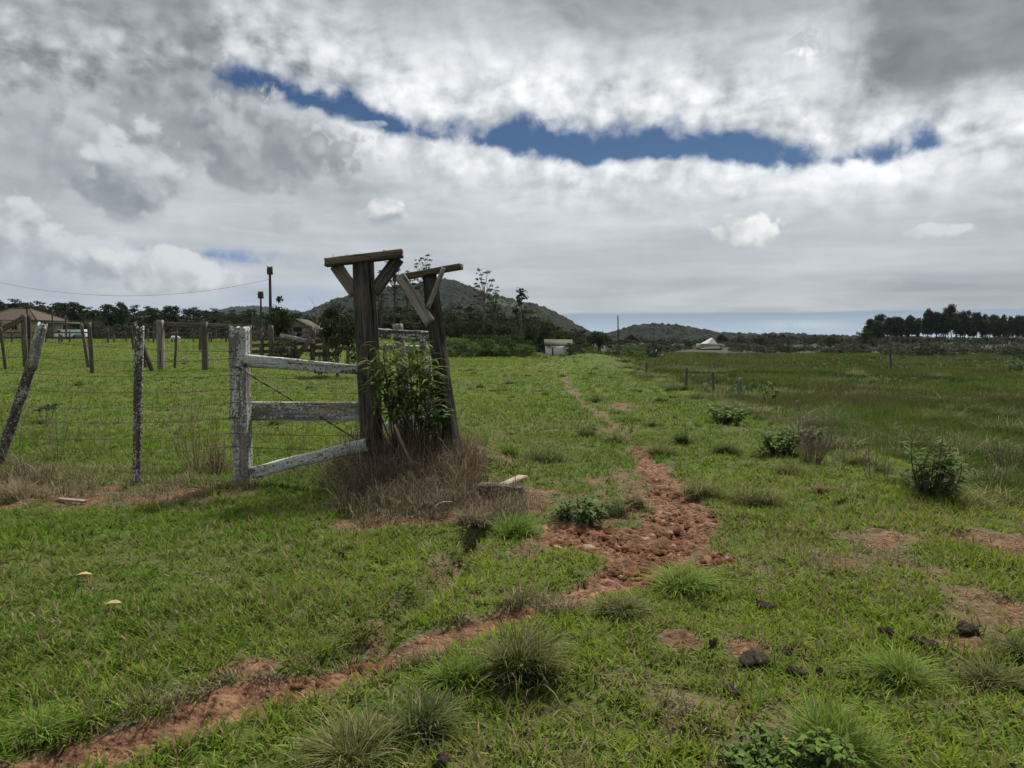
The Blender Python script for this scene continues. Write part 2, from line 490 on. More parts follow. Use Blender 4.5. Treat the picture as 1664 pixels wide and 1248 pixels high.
def np_mesh(name, verts, quads=None, tris=None, smooth=False, attrs=None):
    """mesh from numpy arrays; attrs: {name: (n,) floats or (n,3) colours} per vertex"""
    me = bpy.data.meshes.new(name)
    verts = np.ascontiguousarray(verts, dtype=np.float32)
    me.vertices.add(len(verts))
    me.vertices.foreach_set('co', verts.ravel())
    loops, starts, n = [], [], 0
    if quads is not None and len(quads):
        q = np.asarray(quads, np.int32)
        loops.append(q.ravel()); starts.append(np.arange(len(q), dtype=np.int32) * 4); n = q.size
    if tris is not None and len(tris):
        t = np.asarray(tris, np.int32)
        loops.append(t.ravel()); starts.append(np.arange(len(t), dtype=np.int32) * 3 + n)
    loops = np.concatenate(loops); starts = np.concatenate(starts)
    me.loops.add(len(loops)); me.loops.foreach_set('vertex_index', loops)
    me.polygons.add(len(starts)); me.polygons.foreach_set('loop_start', starts)
    if smooth:
        me.polygons.foreach_set('use_smooth', np.ones(len(starts), dtype=bool))
    for k, v in (attrs or {}).items():
        v = np.asarray(v, np.float32)
        if v.ndim == 1:
            a = me.attributes.new(k, 'FLOAT', 'POINT'); a.data.foreach_set('value', v)
        else:
            a = me.attributes.new(k, 'FLOAT_COLOR', 'POINT')
            c = np.ones((len(v), 4), np.float32); c[:, :3] = v
            a.data.foreach_set('color', c.ravel())
    me.update(calc_edges=True)
    return me

def new_mat(name):
    m_ = bpy.data.materials.new(name)
    m_.use_nodes = True
    m_.node_tree.nodes.clear()
    return m_, NT(m_.node_tree)

def finish(N, color, rough=0.85, spec=0.25, bump=None, bump_s=0.4, bump_d=0.02, trans=0.0, metal=0.0):
    out = N.n('ShaderNodeOutputMaterial')
    b = N.n('ShaderNodeBsdfPrincipled')
    N.put(b.inputs['Base Color'], color if not isinstance(color, tuple) else (*color[:3], 1.0))
    N.put(b.inputs['Roughness'], rough)
    b.inputs['Specular IOR Level'].default_value = spec
    b.inputs['Metallic'].default_value = metal
    sh = b.outputs[0]
    if bump is not None:
        bp = N.n('ShaderNodeBump')
        bp.inputs['Strength'].default_value = bump_s
        bp.inputs['Distance'].default_value = bump_d
        N.put(bp.inputs['Height'], bump)
        N.t.links.new(bp.outputs[0], b.inputs['Normal'])
    if trans:
        t = N.n('ShaderNodeBsdfTranslucent')
        N.put(t.inputs['Color'], color if not isinstance(color, tuple) else (*color[:3], 1.0))
        mx = N.n('ShaderNodeMixShader')
        mx.inputs[0].default_value = trans
        N.t.links.new(sh, mx.inputs[1]); N.t.links.new(t.outputs[0], mx.inputs[2])
        sh = mx.outputs[0]
    N.t.links.new(sh, out.inputs[0])

def mat_vcol(name, trans=0.35, rough=0.55, spec=0.3, attr='col'):
    """leaf and blade material: colour of each blade or leaf comes with the mesh"""
    m_, N = new_mat(name)
    a = N.n('ShaderNodeAttribute', attribute_name=attr)
    oi = N.n('ShaderNodeObjectInfo')
    c = N.mix(1.0, a.outputs['Color'], N.mix(oi.outputs['Random'], (0.86, 0.88, 0.82), (1.12, 1.10, 1.06)), 'MULTIPLY')
    finish(N, c, rough, spec, trans=trans)
    return m_

# ------------------------------------------------------------------ ground sheet
def mat_ground():
    m_, N = new_mat('pasture_soil')
    T = N.n('ShaderNodeTexCoord').outputs['Object']
    d = N.n('ShaderNodeAttribute', attribute_name='dirt').outputs['Fac']
    md = N.n('ShaderNodeAttribute', attribute_name='meadow').outputs['Fac']
    n1 = N.noise(T, 0.22, 6, 0.6)
    n2 = N.noise(T, 3.0, 6, 0.65)
    n3 = N.noise(T, 26.0, 5, 0.65)
    n4 = N.noise(T, 0.05, 4, 0.6)
    g = N.mix(N.ss(n1, 0.35, 0.65), (0.045, 0.070, 0.009), (0.070, 0.092, 0.012))
    g = N.mix(N.mul(N.ss(n2, 0.45, 0.75), 0.6), g, (0.100, 0.108, 0.040))
    g = N.mix(N.ss(n3, 0.40, 0.68, 0.0, 0.55), g, (0.036, 0.058, 0.014))
    mg = N.mix(N.ss(n4, 0.35, 0.65), (0.030, 0.048, 0.012), (0.052, 0.064, 0.019))
    mg = N.mix(N.ss(n2, 0.42, 0.72, 0.0, 0.6), mg, (0.045, 0.060, 0.017))
    mg = N.mix(N.mul(N.ss(n1, 0.55, 0.7), 0.5), mg, (0.085, 0.075, 0.035))
    g = N.mix(md, g, mg)
    sp = N.n('ShaderNodeSeparateXYZ'); N.put(sp.inputs[0], T)
    g = N.mix(N.ss(N.add(sp.outputs[1], N.mul(N.sub(n4, 0.5), 60.0)), 110, 150), g, N.mix(n2, (0.022, 0.028, 0.013), (0.045, 0.050, 0.024)))
    s1 = N.noise(T, 1.4, 6, 0.65)
    s2 = N.noise(T, 14.0, 7, 0.7)
    s3 = N.voro(T, 34.0)
    soil = N.mix(N.ss(s1, 0.3, 0.7), (0.135, 0.066, 0.036), (0.245, 0.134, 0.076))
    soil = N.mix(N.ss(s2, 0.38, 0.62), soil, (0.058, 0.028, 0.017))
    soil = N.mix(N.ss(N.noise(T, 60.0, 3, 0.6), 0.60, 0.75, 0.0, 0.7), soil, (0.36, 0.22, 0.14))
    soil = N.mix(N.mul(N.ss(N.noise(T, 7.0, 3), 0.55, 0.7), 0.45), soil, (0.19, 0.135, 0.075))
    f = N.ss(N.add(d, N.mul(N.sub(n3, 0.5), 0.35)), 0.30, 0.72)
    thatch = N.mix(N.ss(n3, 0.35, 0.65), (0.075, 0.062, 0.028), (0.125, 0.100, 0.052))
    near = N.mix(N.ss(N.add(d, N.mul(N.sub(n2, 0.5), 0.4)), 0.05, 0.32), g, thatch)
    col = N.mix(f, near, soil)
    hgt = N.add(N.mul(s2, 1.0), N.mul(N.ss(s3, 0.0, 0.5), 0.5))
    hgt = N.add(hgt, N.mul(n3, 0.8))
    finish(N, col, 0.95, 0.12, bump=hgt, bump_s=0.9, bump_d=0.035)
    return m_

def axis(fine_lo, fine_hi, step, grow, far_lo, far_hi):
    a = list(np.arange(fine_lo, fine_hi + 1e-6, step))
    s, v = step, a[-1]
    while v < far_hi:
        s *= grow; v += s; a.append(v)
    s, v, b = step, a[0], []
    while v > far_lo:
        s *= grow; v -= s; b.append(v)
    return np.array(b[::-1] + a)

def build_ground():
    xs = axis(-6.5, 6.5, 0.035, 1.045, -5000, 5000)
    ys = axis(1.6, 12.5, 0.035, 1.045, -60, 9000)
    gx, gy = np.meshgrid(xs, ys)
    z = H(gx, gy)
    d = dirt(gx, gy) * (gy < 70)
    # clods and hoof marks where the soil is bare
    near = (1 - sst(gy, 10, 16))
    z = z + near * d * (0.12 * (fbm(gx * 6, gy * 6, 55, 3, 0.65) - 0.5) + 0.07 * (fbm(gx * 17, gy * 17, 57, 2) - 0.5))
    nx, ny = len(xs), len(ys)
    v = np.stack([gx.ravel(), gy.ravel(), z.ravel()], 1)
    i = np.arange(nx * ny).reshape(ny, nx)
    q = np.stack([i[:-1, :-1].ravel(), i[:-1, 1:].ravel(), i[1:, 1:].ravel(), i[1:, :-1].ravel()], 1)
    me = np_mesh('ground', v, q, smooth=True, attrs={'dirt': d.ravel(), 'meadow': sst(slope_t(gx, gy), 0.75, 1.0).ravel()})
    link('ground', me, mat_ground(), kind='structure')

build_ground()
# ------------------------------------------------------------------ shape collector
class MB:
    def __init__(s):
        s.v, s.q, s.t, s.c, s.n = [], [], [], [], 0
    def _push(s, v, q=None, t=None, col=None):
        v = np.asarray(v, float).reshape(-1, 3)
        if q is not None and len(q): s.q.append(np.asarray(q, np.int64) + s.n)
        if t is not None and len(t): s.t.append(np.asarray(t, np.int64) + s.n)
        s.v.append(v)
        c = np.tile(np.asarray(col if col is not None else (0.1, 0.1, 0.1), float).reshape(-1, 3), (1, 1))
        s.c.append(np.broadcast_to(c, v.shape).copy() if len(c) in (1, len(v)) else c)
        s.n += len(v)
    def tube(s, pts, rad, k=8, cap=True, col=None, squash=1.0):
        pts = np.asarray(pts, float); n = len(pts)
        rad = np.broadcast_to(np.asarray(rad, float), (n,))
        tan = np.gradient(pts, axis=0)
        tan /= np.linalg.norm(tan, axis=1)[:, None] + 1e-12
        ref = np.array([1.0, 0, 0]) if abs(tan[0][0]) < 0.8 else np.array([0, 1.0, 0])
        V = []
        for i in range(n):
            a = np.cross(tan[i], ref); a /= np.linalg.norm(a) + 1e-12
            b = np.cross(tan[i], a)
            ph = np.arange(k) * 2 * np.pi / k
            V.append(pts[i] + rad[i] * (np.cos(ph)[:, None] * a + squash * np.sin(ph)[:, None] * b))
        V = np.concatenate(V)
        i = np.arange(n - 1)[:, None] * k; j = np.arange(k)[None]; j2 = (j + 1) % k
        q = np.stack([i + j, i + j2, i + k + j2, i + k + j], -1).reshape(-1, 4)
        t = []
        if cap:
            V = np.concatenate([V, pts[:1], pts[-1:]])
            a, b = n * k, n * k + 1
            t = [[a, (x + 1) % k, x] for x in range(k)] + [[b, (n - 1) * k + x, (n - 1) * k + (x + 1) % k] for x in range(k)]
        s._push(V, q, t, col)
    def box(s, c, d, col=None, rz=0.0):
        c = np.asarray(c, float); d = np.asarray(d, float) / 2
        v = np.array([[x, y, z] for z in (-1, 1) for y in (-1, 1) for x in (-1, 1)], float) * d
        cs, sn = math.cos(rz), math.sin(rz)
        v = np.stack([v[:, 0] * cs - v[:, 1] * sn, v[:, 0] * sn + v[:, 1] * cs, v[:, 2]], 1) + c
        s._push(v, [[0, 2, 3, 1], [4, 5, 7, 6], [0, 1, 5, 4], [2, 6, 7, 3], [0, 4, 6, 2], [1, 3, 7, 5]], None, col)
    def poly(s, pts, col=None):
        n = len(pts)
        if n == 4: s._push(pts, [[0, 1, 2, 3]], None, col)
        else: s._push(pts, None, [[0, i, i + 1] for i in range(1, n - 1)], col)
    def leaves(s, pos, size, col, aspect=0.6, droop=0.0, dirs=None):
        """diamond leaves, folded along the midrib"""
        n = len(pos)
        if dirs is None:
            u = RNG.normal(0, 1, (n, 3)); u[:, 2] -= droop
        else:
            u = dirs + RNG.normal(0, 0.25, (n, 3))
        u /= np.linalg.norm(u, axis=1)[:, None] + 1e-9
        w = np.cross(u, RNG.normal(0, 1, (n, 3))); w /= np.linalg.norm(w, axis=1)[:, None] + 1e-9
        nn = np.cross(u, w)
        sz = np.broadcast_to(np.asarray(size, float), (n,))[:, None]
        a = pos - u * sz * 0.5; b = pos + u * sz * 0.5
        l = pos - w * sz * aspect * 0.5 + nn * sz * 0.10; r = pos + w * sz * aspect * 0.5 + nn * sz * 0.10
        V = np.stack([a, r, b, l], 1).reshape(-1, 3)
        i = np.arange(n)[:, None] * 4
        q = np.concatenate([i, i + 1, i + 2, i + 3], 1)
        c = np.repeat(np.broadcast_to(np.asarray(col, float), (n, 3)), 4, 0)
        s._push(V, q, None, c)
    def build(s, name, mat, parent=None, loc=None, smooth=False, **kw):
        v = np.concatenate(s.v)
        me = np_mesh(name, v, np.concatenate(s.q) if s.q else None, np.concatenate(s.t) if s.t else None, smooth, {'col': np.concatenate(s.c)})
        return link(name, me, mat, parent, loc, **kw)

def at(px, py, Y):
    d = ray(px, py)
    return Vector((0, 0, EYE)) + d * (Y / d.y)

def mpp(Y):                     # metres per photo pixel at depth Y
    return Y / FPX

# ------------------------------------------------------------------ wood
def mat_wood(name, light, dark, lichen=0.0, lich_col=(0.48, 0.48, 0.45), red=0.0, moss=0.0, base_dark=0.0):
    m_, N = new_mat(name)
    T = N.n('ShaderNodeTexCoord').outputs['Object']
    oi = N.n('ShaderNodeObjectInfo')
    off = N.vec(N.mul(oi.outputs['Random'], 17.0), N.mul(oi.outputs['Random'], 9.0), N.mul(oi.outputs['Random'], 31.0))
    T = N.vm('ADD', T, off)
    G = N.vm('MULTIPLY', T, (1.0, 1.0, 0.045))
    G2 = N.vm('MULTIPLY', T, (1.0, 1.0, 0.16))
    g1 = N.noise(G, 34.0, 6, 0.6, 0.6)
    g2 = N.noise(G, 95.0, 4, 0.6)
    big = N.noise(G2, 4.5, 5, 0.6)
    c = N.mix(N.ss(g1, 0.32, 0.66), dark, light)
    c = N.mix(N.ss(big, 0.38, 0.66), c, N.mix(0.55, c, dark))
    warm = N.noise(T, 1.7, 3)
    c = N.mix(N.ss(warm, 0.5, 0.72, 0, 0.5), c, (light[0] * 1.05, light[1] * 0.88, light[2] * 0.72))
    crack = N.ss(g2, 0.40, 0.33)
    crack = N.m('MAXIMUM', crack, N.ss(N.noise(G, 13.0, 4, 0.5), 0.335, 0.30))
    c = N.mix(crack, c, (dark[0] * 0.28, dark[1] * 0.27, dark[2] * 0.27))
    h = N.add(N.mul(g1, 0.7), N.mul(N.sub(1.0, crack), 0.8))
    if red:
        r = N.ss(N.noise(N.vm('MULTIPLY', T, (1, 1, 0.35)), 5.0, 4, 0.6), 0.56, 0.66)
        c = N.mix(N.mul(r, red), c, (0.085, 0.034, 0.024))
    if moss:
        c = N.mix(N.mul(N.ss(N.noise(T, 3.0, 5, 0.6), 0.5, 0.72), moss), c, (0.065, 0.075, 0.030))
    if lichen:
        lz = N.noise(N.vm('MULTIPLY', T, (1, 1, 0.22)), 9.0, 7, 0.72, 0.5)
        ls = N.noise(T, 48.0, 5, 0.7)
        lv = N.voro(T, 38.0)
        lk = N.add(N.add(N.mul(lz, 0.75), N.mul(ls, 0.40)), N.mul(N.sub(0.45, lv), 0.16))
        th = 0.80 - 0.36 * lichen
        lm = N.ss(lk, th - 0.03, th + 0.05)
        lc = N.mix(N.ss(ls, 0.35, 0.65), (lich_col[0] * 0.55, lich_col[1] * 0.56, lich_col[2] * 0.54), lich_col)
        c = N.mix(lm, c, lc)
        h = N.add(h, N.mul(lm, 0.9))
    finish(N, c, 0.92, 0.12, bump=h, bump_s=1.0, bump_d=0.012)
    return m_

W_DARK = mat_wood('dark_weathered_wood', (0.120, 0.105, 0.088), (0.026, 0.022, 0.019))
W_MID = mat_wood('brown_weathered_wood', (0.175, 0.140, 0.105), (0.055, 0.042, 0.032), moss=0.15)
W_GREY = mat_wood('grey_weathered_wood', (0.30, 0.27, 0.235), (0.105, 0.092, 0.080), 0.10)
W_LICH = mat_wood('lichen_grown_wood', (0.36, 0.335, 0.305), (0.11, 0.096, 0.085), 0.70, red=0.35)
W_LICH2 = mat_wood('heavily_lichen_grown_wood', (0.21, 0.185, 0.16), (0.05, 0.04, 0.034), 0.94, red=0.9)
W_SPOT = mat_wood('lichen_spotted_wood', (0.12, 0.10, 0.085), (0.035, 0.029, 0.025), 0.64)
W_FAR = mat_wood('old_corral_wood', (0.16, 0.14, 0.115), (0.055, 0.046, 0.038), 0.15)

def timber(name, p0, p1, w, t=None, mat=None, parent=None, seed=0, taper=1.0, side=(1, 0, 0), rough=0.006, groove=0.0, round_=False,
           bend=0.0, jag=0.02, seg=0.05, hew=0.0, bend_dir=0, origin=None, **kw):
    """one length of timber from p0 to p1; its own z axis runs along the grain.  w, t: cross-section in metres"""
    p0, p1 = Vector(p0), Vector(p1)
    t = t or w
    L = (p1 - p0).length
    z = (p1 - p0).normalized()
    x = Vector(side); x = (x - z * x.dot(z)).normalized()
    y = z.cross(x)
    n = max(4, int(L / seg)) + 1
    if round_:
        k = 30
        ph = np.arange(k) * 2 * np.pi / k
        r = np.ones(k)
        ring = np.stack([np.cos(ph) * w / 2, np.sin(ph) * t / 2], 1)
    else:
        c = min(w, t) * 0.12
        a, b = w / 2, t / 2
        ring = []
        for (sx, sy) in ((1, -1), (1, 1), (-1, 1), (-1, -1)):
            e = [(sx * a, sy * (b - c)), (sx * (a - c), sy * b)]
            ring += e if sx * sy > 0 else e[::-1]
        R = []
        for i in range(len(ring)):
            q0, q1 = np.array(ring[i]), np.array(ring[(i + 1) % len(ring)])
            m_ = max(1, int(np.hypot(*(q1 - q0)) / 0.02))
            R += [q0 + (q1 - q0) * u / m_ for u in range(m_)]
        ring = np.array(R); k = len(ring)
    ang = np.arctan2(ring[:, 1], ring[:, 0])
    zz = np.linspace(0, L, n)
    A, Z = np.meshgrid(ang, zz)
    cx, cy = np.cos(A) * 2.2, np.sin(A) * 2.2
    f = fbm(cx * 1.7 + seed * 3.1 + Z * 2.2, cy * 1.7 + Z * 1.6 + seed, seed, 4) - 0.5
    g = fbm(A * 4.5 + seed * 7 + 0.35 * np.sin(Z * 2 + seed), Z * 0.5 + seed, seed + 5, 4, 0.65)
    sc = 1 + (taper - 1) * Z / L
    pxy = ring[None] * sc[..., None]
    rr = np.hypot(pxy[..., 0], pxy[..., 1])[..., None] + 1e-9
    d = f * 2 * rough
    if groove:
        d = d - groove * sst(g, 0.50, 0.30) - groove * 0.5 * sst(fbm(A * 9 + seed, Z * 0.3, seed + 9, 2), 0.45, 0.25)
    if hew:
        d = d + hew * (fbm(np.cos(A) * 1.1 + seed, np.sin(A) * 1.1 + Z * 0.7, seed + 2, 2) - 0.5) * 2
    pxy = pxy * (1 + d[..., None] / rr)
    bo = bend * np.sin(np.pi * Z / L)
    pxy[..., bend_dir] += bo + 0.3 * bend * (fbm(Z * 1.5, Z * 0 + seed, seed, 2) - .5)
    zj = Z.copy()
    je = jag * (fbm(cx * 1.3 + 40 + seed, cy * 1.3, seed + 3, 3) - 0.5) * 2
    zj[-1] += je[-1]; zj[0] += je[0]
    V = np.stack([pxy[..., 0], pxy[..., 1], zj], -1).reshape(-1, 3)
    V = np.concatenate([V, [[pxy[0, :, 0].mean(), pxy[0, :, 1].mean(), -jag * 0.3], [pxy[-1, :, 0].mean(), pxy[-1, :, 1].mean(), L - jag * 0.5]]])
    i = np.arange(n - 1)[:, None] * k; j = np.arange(k)[None]; j2 = (j + 1) % k
    q = np.stack([i + j, i + j2, i + k + j2, i + k + j], -1).reshape(-1, 4)
    a0, b0 = n * k, n * k + 1
    tr = [[a0, (u + 1) % k, u] for u in range(k)] + [[b0, (n - 1) * k + u, (n - 1) * k + (u + 1) % k] for u in range(k)]
    me = np_mesh(name, V, q, tr, smooth=round_ and not groove)
    o = link(name, me, mat, None, None, **kw)
    M = Matrix(((x.x, y.x, z.x, p0.x), (x.y, y.y, z.y, p0.y), (x.z, y.z, z.z, p0.z), (0, 0, 0, 1)))
    if parent is not None:
        o.parent = parent
        M = Matrix.Translation(-parent.location) @ M
    o.matrix_local = M
    return o

def pxw(px, Y):                 # a width in photo pixels at depth Y, in metres
    return px * Y / FPX

m_wire, _N = new_mat('rusty_wire')
finish(_N, _N.mix(_N.noise(_N.n('ShaderNodeTexCoord').outputs['Object'], 12.0), (0.035, 0.028, 0.024), (0.085, 0.060, 0.045)), 0.7, 0.3)

def wire(name, pts, r, parent, barbs=0.0, sag=0.0, twist=False, seed=0):
    """a strand through pts with optional barbs every so many metres"""
    rng = np.random.default_rng(seed)
    pts = [np.array(p, float) for p in pts]
    P = []
    for a, b in zip(pts[:-1], pts[1:]):
        n = max(3, int(np.linalg.norm(b - a) / 0.12))
        for u in range(n):
            t = u / n
            p = a + (b - a) * t
            p[2] -= sag * 4 * t * (1 - t) + rng.normal(0, 0.002)
            P.append(p)
    P.append(pts[-1])
    P = np.array(P)
    mb = MB()
    off = np.array(parent.location) if parent else np.zeros(3)
    P = P - off
    if twist:
        n = len(P) * 6
        tt = np.linspace(0, len(P) - 1, n)
        Q = np.stack([np.interp(tt, np.arange(len(P)), P[:, i]) for i in range(3)], 1)
        for s_ in (0, math.pi):
            o_ = np.stack([np.cos(tt * 3 + s_) * 0, np.cos(tt * 3 + s_), np.sin(tt * 3 + s_)], 1) * r * 1.1
            mb.tube(Q + o_, r, 5)
    else:
        mb.tube(P, r, 5)
    if barbs:
        L = np.concatenate([[0], np.cumsum(np.linalg.norm(np.diff(P, axis=0), axis=1))])
        for d in np.arange(barbs / 2, L[-1], barbs):
            p = np.array([np.interp(d, L, P[:, i]) for i in range(3)])
            for _ in range(2):
                e = rng.normal(0, 1, 3); e /= np.linalg.norm(e)
                mb.tube([p - e * 0.016, p, p + e * 0.016], [0.0006, r, 0.0006], 4)
    return mb.build(name, m_wire, parent)

# ------------------------------------------------------------------ the old gate
def build_gate():
    # stout post with the T-shaped head
    b = ground(607, 744)
    Y = b.y
    r1 = empty('gate_post', (b.x, Y, b.z), label='stout dark post with a weathered crossbeam on two wide braces, left of the leafy bush', cat='gate post')
    base = at(609, 752, Y); base.z -= 0.3
    top = at(590, 419, Y)
    timber('post', base, top, pxw(41, Y), pxw(36, Y), W_DARK, r1, 3, taper=0.86, round_=True, groove=0.022, hew=0.012, rough=0.006, jag=0.02, seg=0.06)
    yb = Y - 0.05
    timber('crossbeam', at(529, 427, yb), at(654, 412, yb), 0.17, pxw(12.5, yb), W_MID, r1, 5, side=(0, 1, 0), rough=0.009, jag=0.02)
    timber('brace', at(546, 431.5, Y + .01), at(578, 478, Y + .01), pxw(20, Y), 0.07, W_GREY, r1, 7, side=(1, 0, 0.6), rough=0.006)
    timber('brace', at(647, 420, Y + .01), at(606, 476, Y + .01), pxw(20, Y), 0.07, W_DARK, r1, 8, side=(1, 0, -0.6), rough=0.008)
    o_ = np.array(r1.location)
    for (px, py) in ((541, 415), (563, 414)):
        mb = MB()
        p = np.array(at(px, py + 6, yb)) - o_
        mb.tube([p, p + np.array([0.004, 0, 0.055])], [0.003, 0.002], 5)
        mb.build('nail', m_wire, r1)
    # second post, leaning, with plank brace
    b = ground(738, 747)
    Y = b.y
    r2 = empty('gate_post', (b.x, Y, b.z), label='leaning dark post with tilted crossbeam and a loose plank brace, right of the leafy bush', cat='gate post')
    base = at(740, 756, Y); base.z -= 0.3
    timber('post', base, at(697, 444, Y), pxw(37, Y), pxw(34, Y), W_DARK, r2, 13, taper=0.66, round_=True, groove=0.026, hew=0.014, seg=0.06)
    yb = Y - 0.03
    timber('crossbeam', at(646, 452, yb + .04), at(750, 433, yb - .05), 0.12, pxw(9.5, yb), W_MID, r2, 15, side=(0, 1, 0), rough=0.007)
    timber('brace', at(650, 449, Y - 0.13), at(699, 525, Y - 0.16), pxw(17, Y), 0.045, W_GREY, r2, 17, side=(1, 0, 0.6), rough=0.007, jag=0.03)
    timber('brace', at(721, 436, Y - 0.12), at(695, 501, Y - 0.18), pxw(7.5, Y), 0.03, W_GREY, r2, 18, side=(1, 0, -0.5), rough=0.003)

    # board fence between the pale post and the stout post
    b = ground(393, 787)
    Y = b.y
    yr = r1.location.y
    f = empty('board_fence', (b.x, Y, b.z), label='old board fence of three lichen-covered rails between the pale post and the stout gate post', cat='board fence')
    base = at(395, 792, Y); base.z -= 0.25
    timber('post', base, at(388.5, 531, Y), pxw(25, Y), 0.15, W_LICH, f, 23, taper=1.12, rough=0.010, groove=0.010, jag=0.035)
    timber('rail', at(398, 586, Y - 0.07), at(592, 602, yr - 0.02), pxw(19, Y), 0.055, W_LICH2, f, 25, taper=0.78, side=(0, 0, 1), rough=0.016, jag=0.04, seg=0.035)
    timber('rail', at(373.5, 668, Y + 0.11), at(592, 668, yr + 0.02), pxw(31, Y), 0.045, W_LICH, f, 26, side=(0, 0, 1), rough=0.004, jag=0.02, label='wide flat grey board')
    timber('rail', at(409, 769, Y - 0.02), at(596, 722, yr - 0.22), pxw(18, Y), 0.06, W_LICH2, f, 27, taper=1.1, side=(0, 0, 1), rough=0.014, jag=0.04, seg=0.035, label='fallen bottom board lying aslant')
    wire('wire', [at(383, 595, Y - 0.12), at(475, 650.5, Y + .3), at(586, 718, yr - 0.2)], 0.0055, f, twist=True)

    # wire fence to the left
    lp = ground(-6, 756)
    pm = ground(222, 785)
    w = empty('wire_fence', (pm.x, pm.y, pm.z), label='barbed wire fence on a leaning lichen post and a thin dark post at left', cat='wire fence')
    Yl, Ym = lp.y, pm.y
    base = at(-8, 762, Yl)
    timber('post', at(-12, 775, Yl), at(50, 595, Yl), pxw(17, Yl), pxw(15, Yl), W_SPOT, w, 33, taper=0.95, round_=True, rough=0.008, bend=0.01, label='leaning lichen-spotted post')
    o_top = timber('post_top', at(49.5, 597, Yl), at(69, 528, Yl), pxw(17, Yl), pxw(15, Yl), W_LICH, w, 34, taper=0.85, round_=True, rough=0.014, jag=0.06, bend=0.006)
    b0 = at(222, 790, Ym); b0.z -= 0.2
    timber('post', b0, at(227.5, 531, Ym), pxw(12.5, Ym), pxw(12, Ym), W_SPOT, w, 35, taper=1.15, round_=True, rough=0.010, groove=0.006, jag=0.04, bend=-0.01, label='thin dark upright post')
    Yr = r1.location.y
    for i, (a, m_, c, e) in enumerate(((553, 566, 571, None), (580, 587, 582.5, 596), (606, 612, 610, 616), (633, 638, 632, 640), (660, 662.5, 654, 661),
                                       (683, 687, 678, 684), (711, 713, 704, 707), (736, 737, 725, 731))):
        xa = 60 - (a - 530) * 0.30
        pts = [at(-260, a + 2, Yl + 0.9), at(xa, a, Yl - 0.07), at(225, m_, Ym - 0.05), at(379, c, Y - 0.085)]
        if e: pts += [at(588, e, Yr - 0.1)]
        wire('wire', pts, 0.0028, w, barbs=0.16, sag=0.012, seed=i)

    # rails and posts behind the bush
    Yb = 9.75
    g = empty('board_fence', (at(650, 740, Yb).x, Yb, gz(at(650, 740, Yb).x, Yb)), label='lichen-crusted board fence half hidden behind the leafy bush', cat='board fence')
    timber('post', at(672, 760, Yb), at(646, 527, Yb), pxw(17, Yb), pxw(15, Yb), W_GREY, g, 43, round_=True, groove=0.012, rough=0.008, taper=1.0)
    timber('post', at(700, 760, Yb), at(690, 550, Yb - 0.1), pxw(17, Yb), 0.10, W_SPOT, g, 44, rough=0.014, groove=0.008)
    timber('rail', at(606, 541, Yb - .1), at(699, 546, Yb - .1), pxw(14, Yb), 0.06, W_SPOT, g, 45, side=(0, 0, 1), rough=0.026, seg=0.03, jag=.05)
    timber('rail', at(610, 566, Yb + .1), at(694, 569, Yb + .1), pxw(13, Yb), 0.05, W_LICH, g, 46, side=(0, 0, 1), rough=0.01)
    timber('rail', at(618, 697, Yb - .1), at(705, 672, Yb - .1), pxw(14, Yb), 0.06, W_LICH2, g, 47, side=(0, 0, 1), rough=0.016, seg=0.035)
    timber('rail', at(622, 727, Yb - .3), at(712, 700, Yb - .2), pxw(12, Yb), 0.06, W_LICH, g, 48, side=(0, 0, 1), rough=0.012)
    timber('stake', at(716, 745, Yb - 0.5), at(708, 690, Yb - 0.5), pxw(9, Yb), 0.03, W_MID, g, 49, rough=0.004)
    return r1, r2

GP1, GP2 = build_gate()
# ------------------------------------------------------------------ corral and sheds beyond the fence
def post_thing(px0, py0, px1, py1, wpx, label, mat=None, group=None, Y=None, seed=0, name='fence_post', cat='fence post', bury=0.3):
    """px0,py0 foot; px1,py1 top in the photo"""
    g = ground(px0, py0)
    Y = Y or g.y
    base = at(px0, py0, Y)
    d = (at(px1, py1, Y) - base).normalized()
    o = timber(name, base - d * bury, at(px1, py1, Y), pxw(wpx, Y), pxw(wpx * 0.9, Y), mat or W_FAR, None, seed, round_=True,
               rough=pxw(wpx, Y) * 0.07, groove=pxw(wpx, Y) * 0.08, seg=0.15, jag=0.05)
    return tag(o, label, cat, group)

